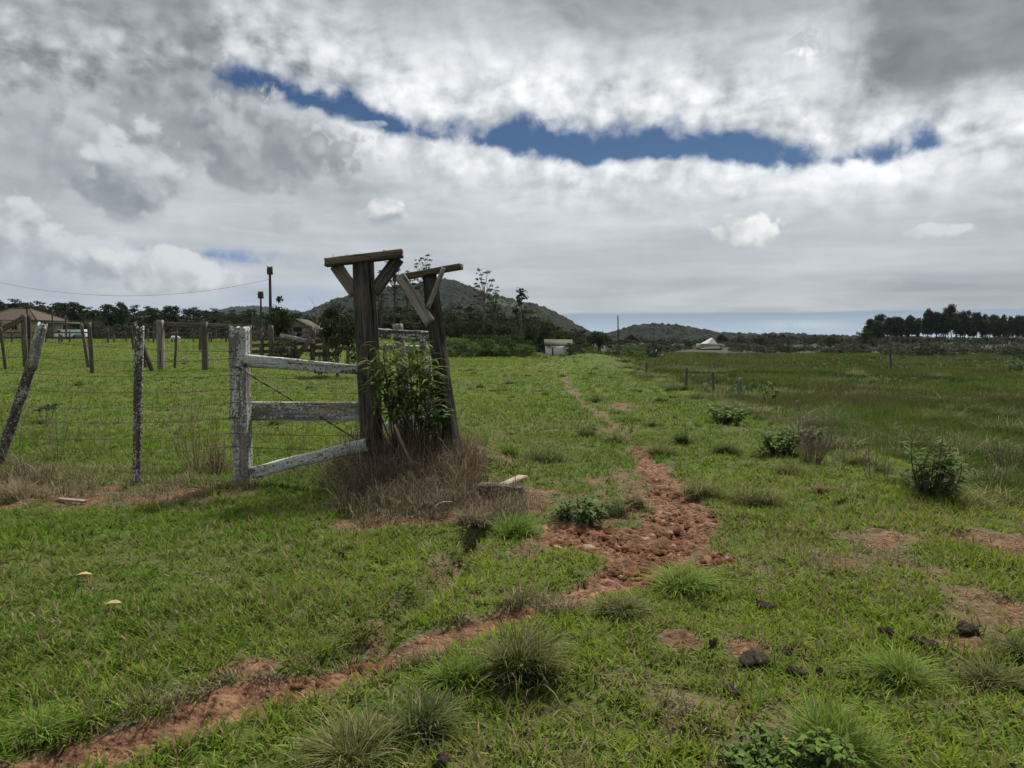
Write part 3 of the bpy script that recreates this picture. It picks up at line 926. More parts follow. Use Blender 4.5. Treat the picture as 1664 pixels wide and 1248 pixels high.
def build_corral():
    G = 'old posts standing in the left field'
    post_thing(9, 601, 1, 533, 5, 'thin dark post at the left end of the field posts', W_DARK, G, seed=1)
    r = ground(42, 597)
    t = empty('corral_gateway', tuple(r), label='two brown posts side by side holding a slanting rail, before the tiled house', cat='corral gate')
    timber('post', at(42, 603, r.y), at(38, 511, r.y), pxw(8, r.y), None, W_MID, t, 2, round_=True, rough=.02, seg=.12)
    timber('post', at(46.5, 598, r.y + .5), at(46.5, 512, r.y + .5), pxw(6.5, r.y), None, W_DARK, t, 3, round_=True, rough=.02, seg=.12)
    timber('rail', at(-30, 553, r.y - .3), at(36, 518, r.y - .1), pxw(8, r.y), 0.08, W_FAR, t, 4, side=(0, 0, 1), rough=.01, seg=.2)
    post_thing(143.5, 597, 132, 526, 5, 'slanting grey post close beside a second one in the left field', W_FAR, G, seed=5)
    post_thing(150.5, 606, 144.5, 524, 7, 'thicker twin post with a split top in the left field', W_FAR, G, seed=6)
    post_thing(247, 603, 218, 524, 7, 'dark post leaning left behind the thin fence post', W_DARK, G, seed=7)
    post_thing(237, 597, 229, 560, 5, 'short dark stake beside the dark leaning post', W_DARK, G, seed=8)
    post_thing(217, 568, 213, 530, 3.5, 'thin far stake left of the thin fence post', W_DARK, G, seed=9)
    post_thing(284, 598, 287, 538, 4, 'thin stake between the two posts of the grey rail', W_FAR, G, seed=10)
    post_thing(325, 570, 325, 533, 4, 'far stake just left of the right post of the grey rail', W_FAR, G, seed=11)
    r = ground(262, 601)
    Y = r.y
    t = empty('rail_fence', tuple(r), label='grey rail fence of two square posts carrying one long top rail in the field', cat='rail fence')
    timber('post', at(262, 606, Y), at(260, 520, Y), pxw(9.5, Y), None, W_GREY, t, 12, rough=.012, seg=.15)
    timber('post', at(334, 606, Y), at(332, 523, Y), pxw(8.5, Y), None, W_FAR, t, 13, rough=.012, seg=.15)
    timber('post', at(404, 606, Y), at(404, 529, Y), pxw(8, Y), None, W_FAR, t, 14, rough=.012, seg=.15)
    timber('rail', at(250, 526.5, Y + .12), at(412, 532.5, Y + .12), pxw(8, Y), 0.06, W_FAR, t, 15, side=(0, 0, 1), rough=.008, seg=.2)

    # tumbledown corral in front of the gabled shed
    Y = 30.0
    p = at(470, 590, Y)
    t = empty('corral', (p.x, Y, gz(p.x, Y)), label='tumbledown plank corral with slanting boards beside the grey gabled shed', cat='corral')
    for i, (x, y0, y1, w) in enumerate(((426, 590, 541, 5), (440, 590, 529, 8), (424, 586, 560, 5), (459, 590, 545, 5), (479, 590, 540, 5), (506, 590, 530, 6), (511, 590, 536, 5), (527, 592, 536, 7), (532, 592, 552, 5), (547, 590, 542, 5), (566, 590, 540, 5))):
        timber('post', at(x + RNG.uniform(-2, 2), y0 + 4, Y), at(x, y1, Y), pxw(w, Y), None, W_FAR, t, 50 + i, rough=.014, seg=.18, round_=True)
    for i, (x0, y0, x1, y1, w, dy) in enumerate(((405, 541, 445, 539, 5, .12), (405, 552, 470, 549, 5, .15), (408, 562, 500, 558, 6, .16), (406, 572, 508, 569, 6, .12),
                                                 (455, 545, 512, 556, 6, -.15), (470, 556, 500, 546, 5, -.1), (478, 585, 506, 550, 8, -.25), (508, 545, 545, 543, 6, .14), (508, 555, 545, 553, 7, .14),
                                                 (508, 565, 545, 563, 7, .14), (508, 576, 545, 575, 7, .14), (415, 580, 475, 579, 5, .1), (460, 566, 490, 574, 6, -.2), (545, 552, 590, 548, 6, .1), (545, 567, 590, 565, 6, .1))):
        timber('board', at(x0, y0, Y + dy), at(x1, y1, Y + dy), pxw(w, Y), 0.04, W_LICH if i in (4, 12) else W_FAR, t, 70 + i, side=(0, 0, 1), rough=.008, seg=.2)

    # low fence far back along the field's edge
    Y = 60.0
    p = at(120, 552, Y)
    t = empty('far_fence', (p.x, Y, gz(p.x, Y)), label='low dark picket fence along the far edge of the left field', cat='fence')
    for i in range(58):
        x = -20 + i * 9.6 + RNG.uniform(-5, 5)
        if RNG.random() < .35: continue
        q = at(x, 550, Y); z = gz(q.x, Y)
        timber('post', (q.x, Y, z - .2), (q.x + RNG.uniform(-.06, .06), Y, z + RNG.uniform(0.55, 1.3)), RNG.uniform(.06, .13), None, W_FAR if i % 3 == 0 else W_DARK, t, 100 + i % 9, seg=.4, rough=.01)
    for hgt in (0.45, 0.85):
        a = at(-40, 550, Y); b_ = at(545, 550, Y)
        timber('rail', (a.x, Y + .1, gz(a.x, Y) + hgt), (b_.x, Y + .1, gz(b_.x, Y) + hgt), 0.10, 0.05, W_DARK, t, 130, side=(0, 0, 1), seg=1.0, rough=.006)

# ------------------------------------------------------------------ plain materials for buildings
def mat_plain(name, c1, c2, scale=3.0, rough=0.85, stain=None, spec=0.2, stretch=(1, 1, 1), bump=0.0):
    m_, N = new_mat(name)
    T = N.vm('MULTIPLY', N.n('ShaderNodeTexCoord').outputs['Object'], stretch)
    n = N.noise(T, scale, 6, 0.62)
    c = N.mix(N.ss(n, 0.32, 0.68), c1, c2)
    if stain:
        c = N.mix(N.ss(N.noise(T, scale * 0.7 + 0.3, 6, 0.7), 0.52, 0.68, 0, 0.75), c, stain)
    finish(N, c, rough, spec, bump=N.noise(T, scale * 6, 4) if bump else None, bump_d=bump or 0.02)
    return m_

M_PLASTER = mat_plain('cream_plaster', (0.30, 0.25, 0.16), (0.38, 0.32, 0.21), 1.2, stain=(0.19, 0.16, 0.11))
M_LIME = mat_plain('old_limewash', (0.55, 0.55, 0.55), (0.68, 0.68, 0.67), 2.0, stain=(0.26, 0.24, 0.22))
M_TILE = mat_plain('brown_roof_tile', (0.044, 0.029, 0.018), (0.070, 0.048, 0.031), 2.4, stain=(0.05, 0.042, 0.034), stretch=(3, 1, 1))
M_MOSST = mat_plain('mossy_roof_tile', (0.038, 0.034, 0.020), (0.058, 0.056, 0.026), 1.5, stain=(0.028, 0.036, 0.014))
M_DARKIN = mat_plain('dark_opening', (0.012, 0.012, 0.012), (0.02, 0.02, 0.02), 3.0)
M_SHED = mat_plain('grey_shed_board', (0.13, 0.115, 0.10), (0.22, 0.195, 0.165), 1.6, stretch=(7, 7, 0.6), stain=(0.07, 0.06, 0.05))
M_PALE = mat_plain('pale_roof_sheet', (0.36, 0.34, 0.30), (0.46, 0.43, 0.38), 0.5, stain=(0.26, 0.24, 0.2))
M_WHITE = mat_plain('white_paint', (0.52, 0.53, 0.54), (0.62, 0.62, 0.62), 1.0, 0.5, spec=0.4)
M_TEAL = mat_plain('teal_paint', (0.02, 0.14, 0.15), (0.03, 0.19, 0.19), 1.0, 0.6)
M_CONC = mat_plain('grey_concrete', (0.13, 0.13, 0.12), (0.2, 0.19, 0.18), 3.0)
M_TYRE = mat_plain('black_rubber', (0.015, 0.015, 0.015), (0.03, 0.03, 0.03), 4.0)

def hip_roof(mb, cx, cy, w, d, z, h, ov, ridge):
    a, b = w / 2 + ov, d / 2 + ov
    e = [(cx - a, cy - b, z), (cx + a, cy - b, z), (cx + a, cy + b, z), (cx - a, cy + b, z)]
    r0, r1 = (cx - ridge / 2, cy, z + h), (cx + ridge / 2, cy, z + h)
    mb.poly([e[0], e[1], r1, r0]); mb.poly([e[1], e[2], r1]); mb.poly([e[2], e[3], r0, r1]); mb.poly([e[3], e[0], r0])
    mb.poly([(x, y, z - .12) for (x, y, z) in e[::-1]])
    for i in range(4):
        p, q = e[i], e[(i + 1) % 4]
        mb.poly([(p[0], p[1], z - .12), (q[0], q[1], z - .12), q, p])

def build_buildings():
    # two-storey house with a hipped tile roof
    Y = 118.0
    c = at(38, 552, Y); z0 = gz(c.x, Y)
    h = empty('tiled_house', (c.x, Y, z0), label='cream house under a wide brown hipped tile roof at the far left', cat='house')
    hw, hd = 8.8, 7.0
    mb = MB(); mb.box((0, 0, 1.6), (hw, hd, 3.2)); mb.build('wall', M_PLASTER, h)
    mb = MB(); mb.box((0, -hd / 2 - 0.06, 0.28), (hw + .1, .12, .56)); mb.build('plinth', M_CONC, h)
    mb = MB(); hip_roof(mb, 0, 0, hw, hd, 3.15, 1.95, 0.75, 2.6); rf = mb.build('roof', M_TILE, h)
    mb = MB()
    for s in (-1, 1):
        for q in (-1, 1):
            mb.tube([(s * 1.3, 0, 5.12), (s * (hw / 2 + .72), q * (hd / 2 + .72), 3.2)], 0.09, 5)
    mb.tube([(-1.35, 0, 5.12), (1.35, 0, 5.12)], 0.1, 5); mb.build('ridge_tile', M_TILE, rf)
    for x in (-3.3, -1.5, 1.1, 3.2):
        mb = MB(); mb.box((x, -hd / 2 - .03, 2.15), (0.8, .05, 1.15)); wd = mb.build('window', M_DARKIN, h)
        mb = MB()
        for (dx, dz, sx, sz) in ((0, .62, 1.0, .09), (0, -.62, 1.1, .09), (-.45, 0, .09, 1.3), (.45, 0, .09, 1.3), (0, 0, .05, 1.2)):
            mb.box((x + dx, -hd / 2 - .07, 2.15 + dz), (sx, .07, sz))
        mb.build('window_frame', M_PLASTER, wd)
    mb = MB(); mb.box((hw / 2 + 1.9, -.4, 2.75), (3.8, 5.0, .14)); mb.build('porch_roof', M_CONC, h)
    for x in (1.2, 3.6):
        mb = MB(); mb.tube([(hw / 2 + x, -2.7, -.2), (hw / 2 + x, -2.7, 2.7)], .08, 6); mb.build('porch_post', W_DARK, h)
    # low white trailer and teal bin by the trees
    Y = 105.0
    c = at(116, 547, Y); z0 = gz(c.x, Y)
    v = empty('trailer', (c.x, Y, z0), label='long low white trailer with a sloped front, right of the tiled house', cat='trailer')
    pr = [(-2.0, .45), (-1.85, .95), (-1.25, 1.5), (1.9, 1.5), (2.0, 1.4), (2.0, .45)]
    mb = MB()
    for s in (-.9, .9):
        P = [(x, s, z) for x, z in pr]
        mb.poly(P if s < 0 else P[::-1])
    for (x0, q0), (x1, q1) in zip(pr, pr[1:] + pr[:1]):
        mb.poly([(x0, -.9, q0), (x0, .9, q0), (x1, .9, q1), (x1, -.9, q1)])
    mb.build('body', M_WHITE, v)
    mb = MB(); mb.poly([(-1.86, -.7, .97), (-1.30, -.7, 1.46), (-1.30, .7, 1.46), (-1.86, .7, .97)])
    mb._push([(-1.75, -.93, .98), (-1.0, -.93, .98), (-1.0, -.93, 1.38), (-1.35, -.93, 1.38)], [[0, 1, 2, 3]]); mb.build('window', M_DARKIN, v)
    for x in (-1.0, 1.1):
        mb = MB(); mb.tube([(x, -.97, .36), (x, -.72, .36)], .36, 14); mb.build('wheel', M_TYRE, v)
        mb = MB(); mb.tube([(x, .72, .36), (x, .97, .36)], .36, 14); mb.build('wheel', M_TYRE, v)
    c = at(131, 549, 100); z0 = gz(c.x, 100)
    bn = empty('crate', (c.x, 100, z0), label='teal box standing in front of the white trailer', cat='crate')
    mb = MB(); mb.box((0, 0, .45), (.95, .9, .7)); mb.build('body', M_TEAL, bn)
    mb = MB(); mb.box((0, 0, .06), (1.0, .95, .12)); mb.build('skid', M_WHITE, bn)
    # grey gabled shed
    Y = 62.0
    c = at(491, 560, Y); z0 = gz(c.x, Y)
    s = empty('gabled_shed', (c.x, Y, z0), label='grey board shed with a shallow dark gable roof behind the corral', cat='shed')
    W_, He, Ha = 2.5, 1.28, 1.98
    mb = MB()
    for y in (-1.5, 1.5):
        P = [(-W_ / 2, y, -.3), (W_ / 2, y, -.3), (W_ / 2, y, He), (0, y, Ha), (-W_ / 2, y, He)]
        mb.poly(P if y < 0 else P[::-1])
    for x in (-1, 1): mb.poly([(x * W_ / 2, -1.5, -.3), (x * W_ / 2, 1.5, -.3), (x * W_ / 2, 1.5, He), (x * W_ / 2, -1.5, He)][::x])
    mb.build('wall', M_SHED, s)
    mb = MB()
    for x in (-1, 1):
        a, b_ = (0, Ha + .06), (x * (W_ / 2 + .3), He - .10)
        mb._push([(a[0], -1.8, a[1]), (b_[0], -1.8, b_[1]), (b_[0], 1.8, b_[1]), (a[0], 1.8, a[1]),
                  (a[0], -1.8, a[1] - .07), (b_[0], -1.8, b_[1] - .07), (b_[0], 1.8, b_[1] - .07), (a[0], 1.8, a[1] - .07)],
                 [[0, 1, 2, 3], [7, 6, 5, 4], [0, 4, 5, 1], [1, 5, 6, 2], [2, 6, 7, 3]])
    mb.build('roof', M_MOSST, s)
    mb = MB(); mb.box((0.1, -1.53, .75), (.7, .05, 1.1)); mb.build('door', M_DARKIN, s)
    mb = MB(); mb.box((0, -1.52, He + .02), (W_, .05, .07)); mb.build('tie_beam', W_FAR, s)
    # limewashed hut
    g = ground(905, 573.5)
    Y = min(g.y, 100.0)
    c = at(906, 573.5, Y); z0 = gz(c.x, Y)
    k = Y / FPX
    s = empty('limewashed_hut', (c.x, Y, z0), label='small whitewashed hut with a mossy roof standing among bushes', cat='hut')
    hw, hh, hd = 37 * k, 17 * k, 36 * k
    mb = MB(); mb.box((0, hd * .28, hh / 2 - .1), (hw, hd * .56, hh + .2)); mb.build('wall', M_LIME, s)
    mb = MB(); mb.box((-hw * .22, -.03, hh * .42), (hw * .05, .06, hh * .84)); mb.build('door', M_DARKIN, s)
    mb = MB()
    z1 = hh
    A = [(-hw / 2 - .3, -.35, z1 - .05), (hw / 2 + .75, -.35, z1 - .05), (hw / 2 + .6, hd * .6, z1 + .72), (-hw / 2 - .2, hd * .6, z1 + .78)]
    mb._push(A + [(x, y, z + .13) for x, y, z in A], [[3, 2, 1, 0], [4, 5, 6, 7], [0, 1, 5, 4], [1, 2, 6, 5], [2, 3, 7, 6], [3, 0, 4, 7]])
    mb.build('roof', M_MOSST, s)
    # grey lean-to fence at its right side
    mb_p = empty('board_fence', (c.x + hw * .9, Y + 1, z0), label='low dark board fence joining the whitewashed hut on its right', cat='board fence')
    for i in range(14):
        x = c.x + hw / 2 + .35 + i * .32
        timber('board', (x, Y + 1.2, gz(x, Y + 1.2) - .2), (x, Y + 1.2, gz(x, Y + 1.2) + RNG.uniform(1.3, 1.75)), .28, .04, W_DARK, mb_p, i, seg=.5)
    # pale roofed barn far right
    Y = 168.0
    c = at(1157, 568, Y); z0 = gz(c.x, Y); k = Y / FPX
    s = empty('pale_barn', (c.x, Y, z0), label='pale steep-roofed barn rising above the trees on the right horizon', cat='barn')
    mb = MB(); mb.box((0, 3, 0.7), (30 * k, 6, 1.6)); mb.build('wall', M_SHED, s)
    mb = MB()
    a = [(-16 * k, -.3, 2 * k), (13 * k, -.3, 3 * k), (16 * k, 6.2, 9 * k), (-15 * k, 6.2, 6 * k)]
    r0, r1 = (4 * k, 1.5, 20 * k), (5.0 * k, 4.0, 19.5 * k)
    mb.poly([a[0], a[1], r0]); mb.poly([a[1], a[2], r1, r0]); mb.poly([a[2], a[3], r1]); mb.poly([a[3], a[0], r0, r1])
    mb.build('roof', M_PALE, s)
    mb = MB(); mb.box((17 * k, 2, 8 * k), (7 * k, 3, 1.2 * k)); mb.box((17 * k, 2, 4 * k), (5 * k, 2, 7 * k)); mb.build('lean_to', M_PALE, s)
    # concrete trough
    g = ground(1069, 580)
    o = empty('trough', tuple(g), label='small grey concrete trough on the far meadow right of the thin pole', cat='trough')
    k = g.y / FPX
    mb = MB(); mb.box((0, 0, 2.2 * k), (17 * k, .6, 4.6 * k)); mb.build('basin', M_CONC, o)
    mb = MB(); mb.tube([(-3 * k, 0, 4 * k), (-3 * k, 0, 12 * k)], .05, 6); mb.build('standpipe', M_WHITE, o)

def build_poles():
    def pole(px, pyb, pyt, wpx, Y, label, name='utility_pole', head=True, cat='utility pole'):
        c = at(px, pyb, Y); z0 = min(gz(c.x, Y), c.z)
        o = empty(name, (c.x, Y, gz(c.x, Y)), label=label, cat=cat)
        top = at(px - 1.5, pyt, Y)
        timber('pole', (c.x, Y, gz(c.x, Y) - .4), top, pxw(wpx, Y), None, W_DARK, o, int(px), round_=True, taper=.7, seg=.6, rough=.004)
        if head:
            mb = MB(); L = np.array(top) - np.array(o.location)
            mb.box(L + np.array([0, 0, -.28]), (pxw(8, Y), .3, pxw(9, Y)))
            mb.box(L + np.array([pxw(1, Y), -.1, -.02]), (pxw(5, Y), .2, pxw(5, Y)))
            for s in (-1, 1):
                mb.tube([L + np.array([s * pxw(3.5, Y), 0, -.1]), L + np.array([s * pxw(3.5, Y), 0, .16])], .05, 6)
            mb.build('pole_head', W_DARK, o)
        return o, top
    o, top = pole(440, 552, 436, 5.5, 58.0, 'tall dark utility pole with a clustered head above the leafy tree')
    pole(425, 552, 476, 3.6, 72.0, 'shorter dark pole just left of the tallest utility pole')
    pole(411, 552, 507, 2.6, 80.0, 'thin dark post left of the two dark utility poles', head=False)
    pole(86, 556, 502, 3.0, 90.0, 'thin pole in front of the right corner of the tiled house', head=False)
    pole(108, 556, 512, 3.0, 92.0, 'thin dark pole between the tiled house and white trailer', head=False)
    pole(45, 552, 494, 3.2, 108.0, 'pole with small crossarm rising before the tiled house roof')
    pole(157, 552, 508, 1.6, 110.0, 'slim pale pole right of the white trailer', head=False)
    o2, top2 = pole(-110, 552, 424, 5.5, 58.0, 'utility pole past the left edge carrying the power cable')
    cb = empty('power_cable', tuple(top), label='thin power cable sagging across the left sky to the tall pole', cat='cable')
    a = at(-110, 431, 58.0); b_ = at(437, 454, 58.0)
    pts = []
    for i in range(41):
        t = i / 40
        p = a.lerp(b_, t); p.z -= 4 * t * (1 - t) * 1.85
        pts.append(np.array(p) - np.array(cb.location))
    mb = MB(); mb.tube(pts, 0.011, 5); mb.build('cable', m_wire, cb)
    pole(1005.5, 577, 513, 2.4, 88.0, 'thin dark pole right of the round dark tree', head=False)
    pole(1448, 597, 548, 3.2, 62.0, 'dark post standing alone before the eucalyptus grove', head=False)
    # meadow fence posts on the right
    Gp = 'meadow fence posts at right'
    for i, (x, y0, y1, w, lb) in enumerate(((1115, 633, 598, 4.5, 'farthest grey meadow fence post, below the barn'), (1159.5, 640, 603, 4.5, 'slim meadow fence post second from the barn'),
                                            (1201.5, 653, 614, 4.5, 'pale meadow fence post left of the yellow-leaved sapling'), (1297, 673, 652, 6.5, 'short dark meadow stump post nearest the bare-stemmed shrub'),
                                            (1050, 612, 588, 3, 'small distant fence post by the grassy mound'))):
        post_thing(x, y0, x + (-1 if i % 2 else 1), y1, w, lb, W_GREY if i in (2,) else W_FAR, Gp, seed=60 + i, bury=.5)

build_corral()
build_buildings()
build_poles()
# ------------------------------------------------------------------ hills
def worley(x, y, cell, seed):
    gx, gy = np.floor(x / cell), np.floor(y / cell)
    best = np.full(x.shape, 9.0); idv = np.zeros(x.shape)
    for i in (-1, 0, 1):
        for j in (-1, 0, 1):
            cx, cy = gx + i, gy + j
            px, py = (cx + _hash(cx, cy, seed)) * cell, (cy + _hash(cx, cy, seed + 1)) * cell
            d = np.hypot(x - px, y - py) / cell
            k = d < best
            best = np.where(k, d, best); idv = np.where(k, _hash(cx, cy, seed + 2), idv)
    return best, idv

def mat_forest():
    m_, N = new_mat('hill_forest')
    a = N.n('ShaderNodeAttribute', attribute_name='col')
    T = N.n('ShaderNodeTexCoord').outputs['Object']
    n = N.noise(T, 0.9, 4, 0.7)
    c = N.mix(N.ss(n, 0.35, 0.65), a.outputs['Color'], N.mix(1.0, a.outputs['Color'], (0.5, 0.52, 0.5), 'MULTIPLY'))
    finish(N, c, 0.95, 0.05)
    return m_
M_FOREST = mat_forest()

def hill(name, prof, R, near, far, step, cell, bump, clear=None, seed=0):
    xs = [p[0] for p in prof]
    px = np.arange(xs[0], xs[-1], step)
    ds = np.arange(near, far, max(1.6, step * R / FPX * 1.3))
    gp, gd = np.meshgrid(px, ds)
    top = np.interp(gp, xs, [p[1] for p in prof])
    hgt = (HOR - top) / FPX * R + EYE + 2.0
    Rl = R * (1 + 0.10 * (fbm(gp * 0.012, gp * 0 + seed, seed, 3) - 0.5))
    t = np.where(gd < Rl, (gd - near) / (Rl - near), 1 - (gd - Rl) / (far - Rl) * 1.0)
    f = np.sin(np.clip(t, 0, 1) * np.pi / 2) ** 1.25
    x = (gp - PW / 2) / FPX * gd
    y = gd
    gully = fbm(x / 70, y / 90, seed + 3, 4)
    z = hgt * f * (1 - 0.16 * (1 - f) * (gully * 2)) - 3
    w, idv = worley(x + 2 * fbm(x / 6, y / 6, 2, 2), y, cell, seed)
    w2, id2 = worley(x, y, cell * 0.5, seed + 9)
    cl = np.zeros(x.shape)
    if clear is not None:
        cl = clear(gp, gd, f)
    tall = (0.5 + 0.9 * idv ** 2)
    b = bump * tall * np.clip(1 - (w / 0.75) ** 2, 0, 1) + bump * 0.35 * np.clip(1 - (w2 / 0.7) ** 2, 0, 1)
    z = z + b * (1 - cl)
    big = fbm(x / 45, y / 45, seed + 5, 3)
    base = np.array((0.008, 0.014, 0.008)); olive = np.array((0.015, 0.021, 0.011)); brown = np.array((0.020, 0.020, 0.016))
    c = base[None, None] * (0.6 + 0.9 * id2[..., None]) * (1 - big[..., None]) * 1.2 + olive[None, None] * (0.5 + idv[..., None]) * big[..., None]
    c = np.where((idv > 0.86)[..., None], brown * 1.0, c)
    c = c * (1 - cl[..., None]) + np.array((0.034, 0.048, 0.018)) * cl[..., None]
    ny, nx = x.shape
    i = np.arange(nx * ny).reshape(ny, nx)
    q = np.stack([i[:-1, :-1].ravel(), i[:-1, 1:].ravel(), i[1:, 1:].ravel(), i[1:, :-1].ravel()], 1)
    me = np_mesh(name, np.stack([x.ravel(), y.ravel(), z.ravel()], 1), q, attrs={'col': c.reshape(-1, 3)})
    link(name, me, M_FOREST, kind='structure')

def build_hills():
    def clear(gp, gd, f):
        n = fbm(gp * 0.03, gd * 0.01, 3, 3)
        return sst(f, 0.62, 0.72) * sst(gp, 770, 800) * (1 - sst(gp, 868, 900)) * (1 - sst(f, 0.93, 0.97)) * sst(n, 0.35, 0.55)
    hill('hill', [(440, 545), (470, 520), (500, 512), (545, 494), (590, 482), (630, 474), (680, 469), (715, 462), (735, 462), (770, 474),
                  (800, 486), (830, 492), (870, 501), (895, 511), (920, 524), (940, 535), (960, 545), (985, 552)], 900, 430, 1250, 1.0, 6.5, 4.0, clear, 1)
    hill('hill', [(960, 553), (985, 549), (1005, 543), (1030, 536), (1060, 533), (1100, 535), (1135, 541), (1165, 547), (1230, 549), (1290, 549), (1340, 552), (1420, 554), (1500, 555)],
         640, 380, 800, 1.0, 7.0, 3.6, None, 4)
    hill('distant_hill', [(300, 540), (340, 512), (380, 502), (420, 499), (460, 506), (500, 512), (560, 530)], 1700, 1200, 2100, 1.6, 9.0, 4.5, None, 8)

build_hills()

# ------------------------------------------------------------------ trees
M_LEAF = mat_vcol('tree_leaf', 0.25, 0.75, 0.08)
M_BARK, _N = new_mat('tree_bark')
finish(_N, _N.mix(_N.noise(_N.n('ShaderNodeTexCoord').outputs['Object'], 3.0, 5), (0.07, 0.058, 0.046), (0.19, 0.165, 0.135)), 0.95, 0.1)
M_BARKD, _N = new_mat('dark_bark')
finish(_N, _N.mix(_N.noise(_N.n('ShaderNodeTexCoord').outputs['Object'], 3.0, 5), (0.035, 0.029, 0.024), (0.085, 0.072, 0.06)), 0.95, 0.1)

DARK = ((0.013, 0.022, 0.009), (0.026, 0.038, 0.014))
MIDG = ((0.024, 0.042, 0.011), (0.046, 0.068, 0.017))
FRESH = ((0.052, 0.092, 0.018), (0.085, 0.130, 0.028))
OLIVE = ((0.028, 0.033, 0.016), (0.050, 0.053, 0.026))
GREYG = ((0.034, 0.040, 0.022), (0.060, 0.062, 0.034))

def clump(mb, c, r, n, size, pal, rng, flat=0.75, aspect=0.6):
    u = rng.normal(0, 1, (n, 3)); u /= np.linalg.norm(u, axis=1)[:, None]
    rad = r * rng.random(n) ** 0.45
    p = np.asarray(c) + u * rad[:, None] * np.array([1, 1, flat])
    t = rng.random() * 0.7 + rng.random(n) * 0.3
    col = lerp3(pal[0], pal[1], t) * rng.uniform(0.75, 1.25, (n, 1))
    mb.leaves(p, size * rng.uniform(0.6, 1.3, n), col, aspect)

def limb(mb, a, b, r0, r1, rng, wob=0.06, n=5, k=5):
    a, b = np.asarray(a, float), np.asarray(b, float)
    t = np.linspace(0, 1, n)[:, None]
    p = a + (b - a) * t
    L = np.linalg.norm(b - a)
    p[1:-1] += rng.normal(0, wob * L / n, (n - 2, 3))
    mb.tube(p, np.linspace(r0, r1, n), k)
    return p

